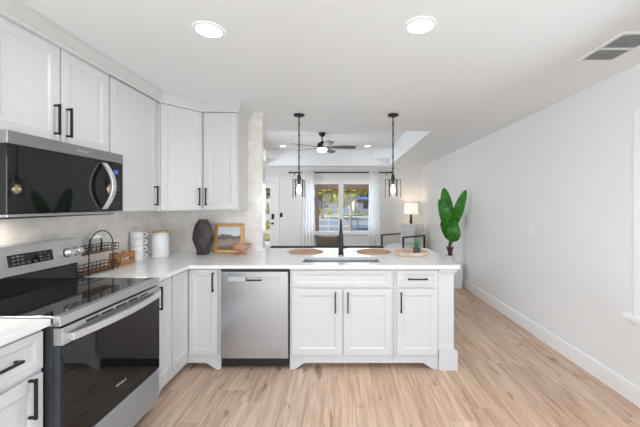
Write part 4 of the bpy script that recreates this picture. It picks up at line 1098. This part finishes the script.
def tree(x, y, h, cr, cz, fm, label, name='tree', n=700, seed=1, leaf=.14, trunk=.09):
    r = thing(name, label, 'tree' if name == 'tree' else 'shrub', (x, y, GZ))
    rr = random.Random(seed)
    t = MB().tube([(x, y, GZ), (x+.03, y, GZ+(cz-GZ)*.5), (x-.02, y, cz)], [trunk*1.2, trunk, trunk*.7], 10)
    for k in range(6):
        a = k*1.05+seed; t.tube([(x, y, cz-.3*cr), (x+.5*cr*math.cos(a), y+.5*cr*math.sin(a), cz+.25*cr)], [trunk*.5, trunk*.15], 6)
    obj('trunk', t, M_BARK, r)
    m = MB(); blobs = [(x+cr*.62*math.cos(k*1.3+seed)*rr.uniform(.4, 1), y+cr*.6*math.sin(k*1.3+seed)*rr.uniform(.4, 1), cz+rr.uniform(-.45, .6)*cr, cr*rr.uniform(.35, .55)) for k in range(9)]
    for k in range(n):
        bx, by, bz, br = blobs[k % 9]
        d = Vector((rr.gauss(0, 1), rr.gauss(0, 1), rr.gauss(0, .8))).normalized()*br*rr.uniform(.55, 1)
        c0 = Vector((bx, by, bz))+d; u = Vector((rr.gauss(0, 1), rr.gauss(0, 1), rr.gauss(0, 1))).normalized(); w = u.orthogonal().normalized(); s = leaf*rr.uniform(.6, 1.3)
        m.add([c0-u*s, c0+w*s*.55, c0+u*s, c0-w*s*.55], [(0,1,2,3)])
    obj('foliage', m, fm, r)
tree(.47, 20, 4, 1.55, 2.35, M_F1, 'slim young yellow-green tree with pale trunk, seen through the right pane', n=1500, seed=2, leaf=.15, trunk=.085)
tree(-2.2, 33, 6, 2.4, 3.5, M_F1, 'yellow-green tree across the street, seen in the left pane beside the porch post', n=1900, seed=5, leaf=.25, trunk=.14)
tree(3.2, 38, 7, 3.0, 4.6, M_F2, 'leafy green tree across the street, seen high in the right pane', n=2200, seed=8, leaf=.30, trunk=.16)
tree(-.6, 46, 7, 2.6, 4.4, M_F2, 'mid-green tree across the street, seen behind the window mullion', n=1800, seed=21, leaf=.32, trunk=.15)
tree(-5.3, 22, 5, 1.5, 2.9, M_F3, 'dark green tree outside, seen through the upper glass of the front door', n=900, seed=11, leaf=.15, trunk=.09)
tree(-3.75, 14.6, 1, .55, .22, M_F1, 'low yellow-green shrub outside the bottom glass of the front door', 'shrub', n=420, seed=14, leaf=.08, trunk=.03)
for xx, sd, lb in ((-3.8, 31, 'low yellow shrub across the street beside the porch post'), (-2.25, 32, 'low yellow shrub across the street, middle of the left pane'), (-.7, 33, 'low yellow shrub across the street close to the window mullion')):
    tree(xx, 50, 1, .60, .30, M_F1, lb, 'shrub', n=420, seed=sd, leaf=.14, trunk=.05)
def house(x0, x1, y0, y1, hw, hr, cw, cr, label):
    r = thing('house', label, 'house', ((x0+x1)/2, (y0+y1)/2, GZ))
    mw = nmat('siding', cw, tuple(v*1.1 for v in cw), .7, scale=(1,1,12), nscale=2); mr = nmat('shingles', cr, tuple(v*1.2 for v in cr), .8, scale=(4,4,4), nscale=3)
    wl = obj('wall', MB().box(x0, x1, y0, y1, GZ, GZ+hw), mw, r)
    ym = (y0+y1)/2; o = .5
    obj('roof', MB().add([(x0-o, y0-o, GZ+hw), (x1+o, y0-o, GZ+hw), (x1+o, y1+o, GZ+hw), (x0-o, y1+o, GZ+hw), (x0+2, ym, GZ+hw+hr), (x1-2, ym, GZ+hw+hr)],
        [(0,1,5,4), (1,2,5), (2,3,4,5), (3,0,4), (3,2,1,0)]), mr, r)
    w = (x1-x0)
    for k in range(3):
        cx = x0+w*(k+.5)/3
        f = obj('window', MB().box(cx-.7, cx+.7, y0-.06, y0+.02, GZ+.9, GZ+2.2), mr, r)
        obj('pane', MB().box(cx-.6, cx+.6, y0-.08, y0-.06, GZ+1.0, GZ+2.1), M_GLASSBLK, f)
house(-7.5, 1.0, 56, 64, 2.9, 2.2, (.12,.15,.33), (.11,.12,.17), 'blue-grey house across the street behind the yellow-green tree')
house(2.4, 14, 58, 66, 2.6, 2.3, (.20,.20,.26), (.06,.14,.36), 'blue-roofed house across the street behind the young tree')
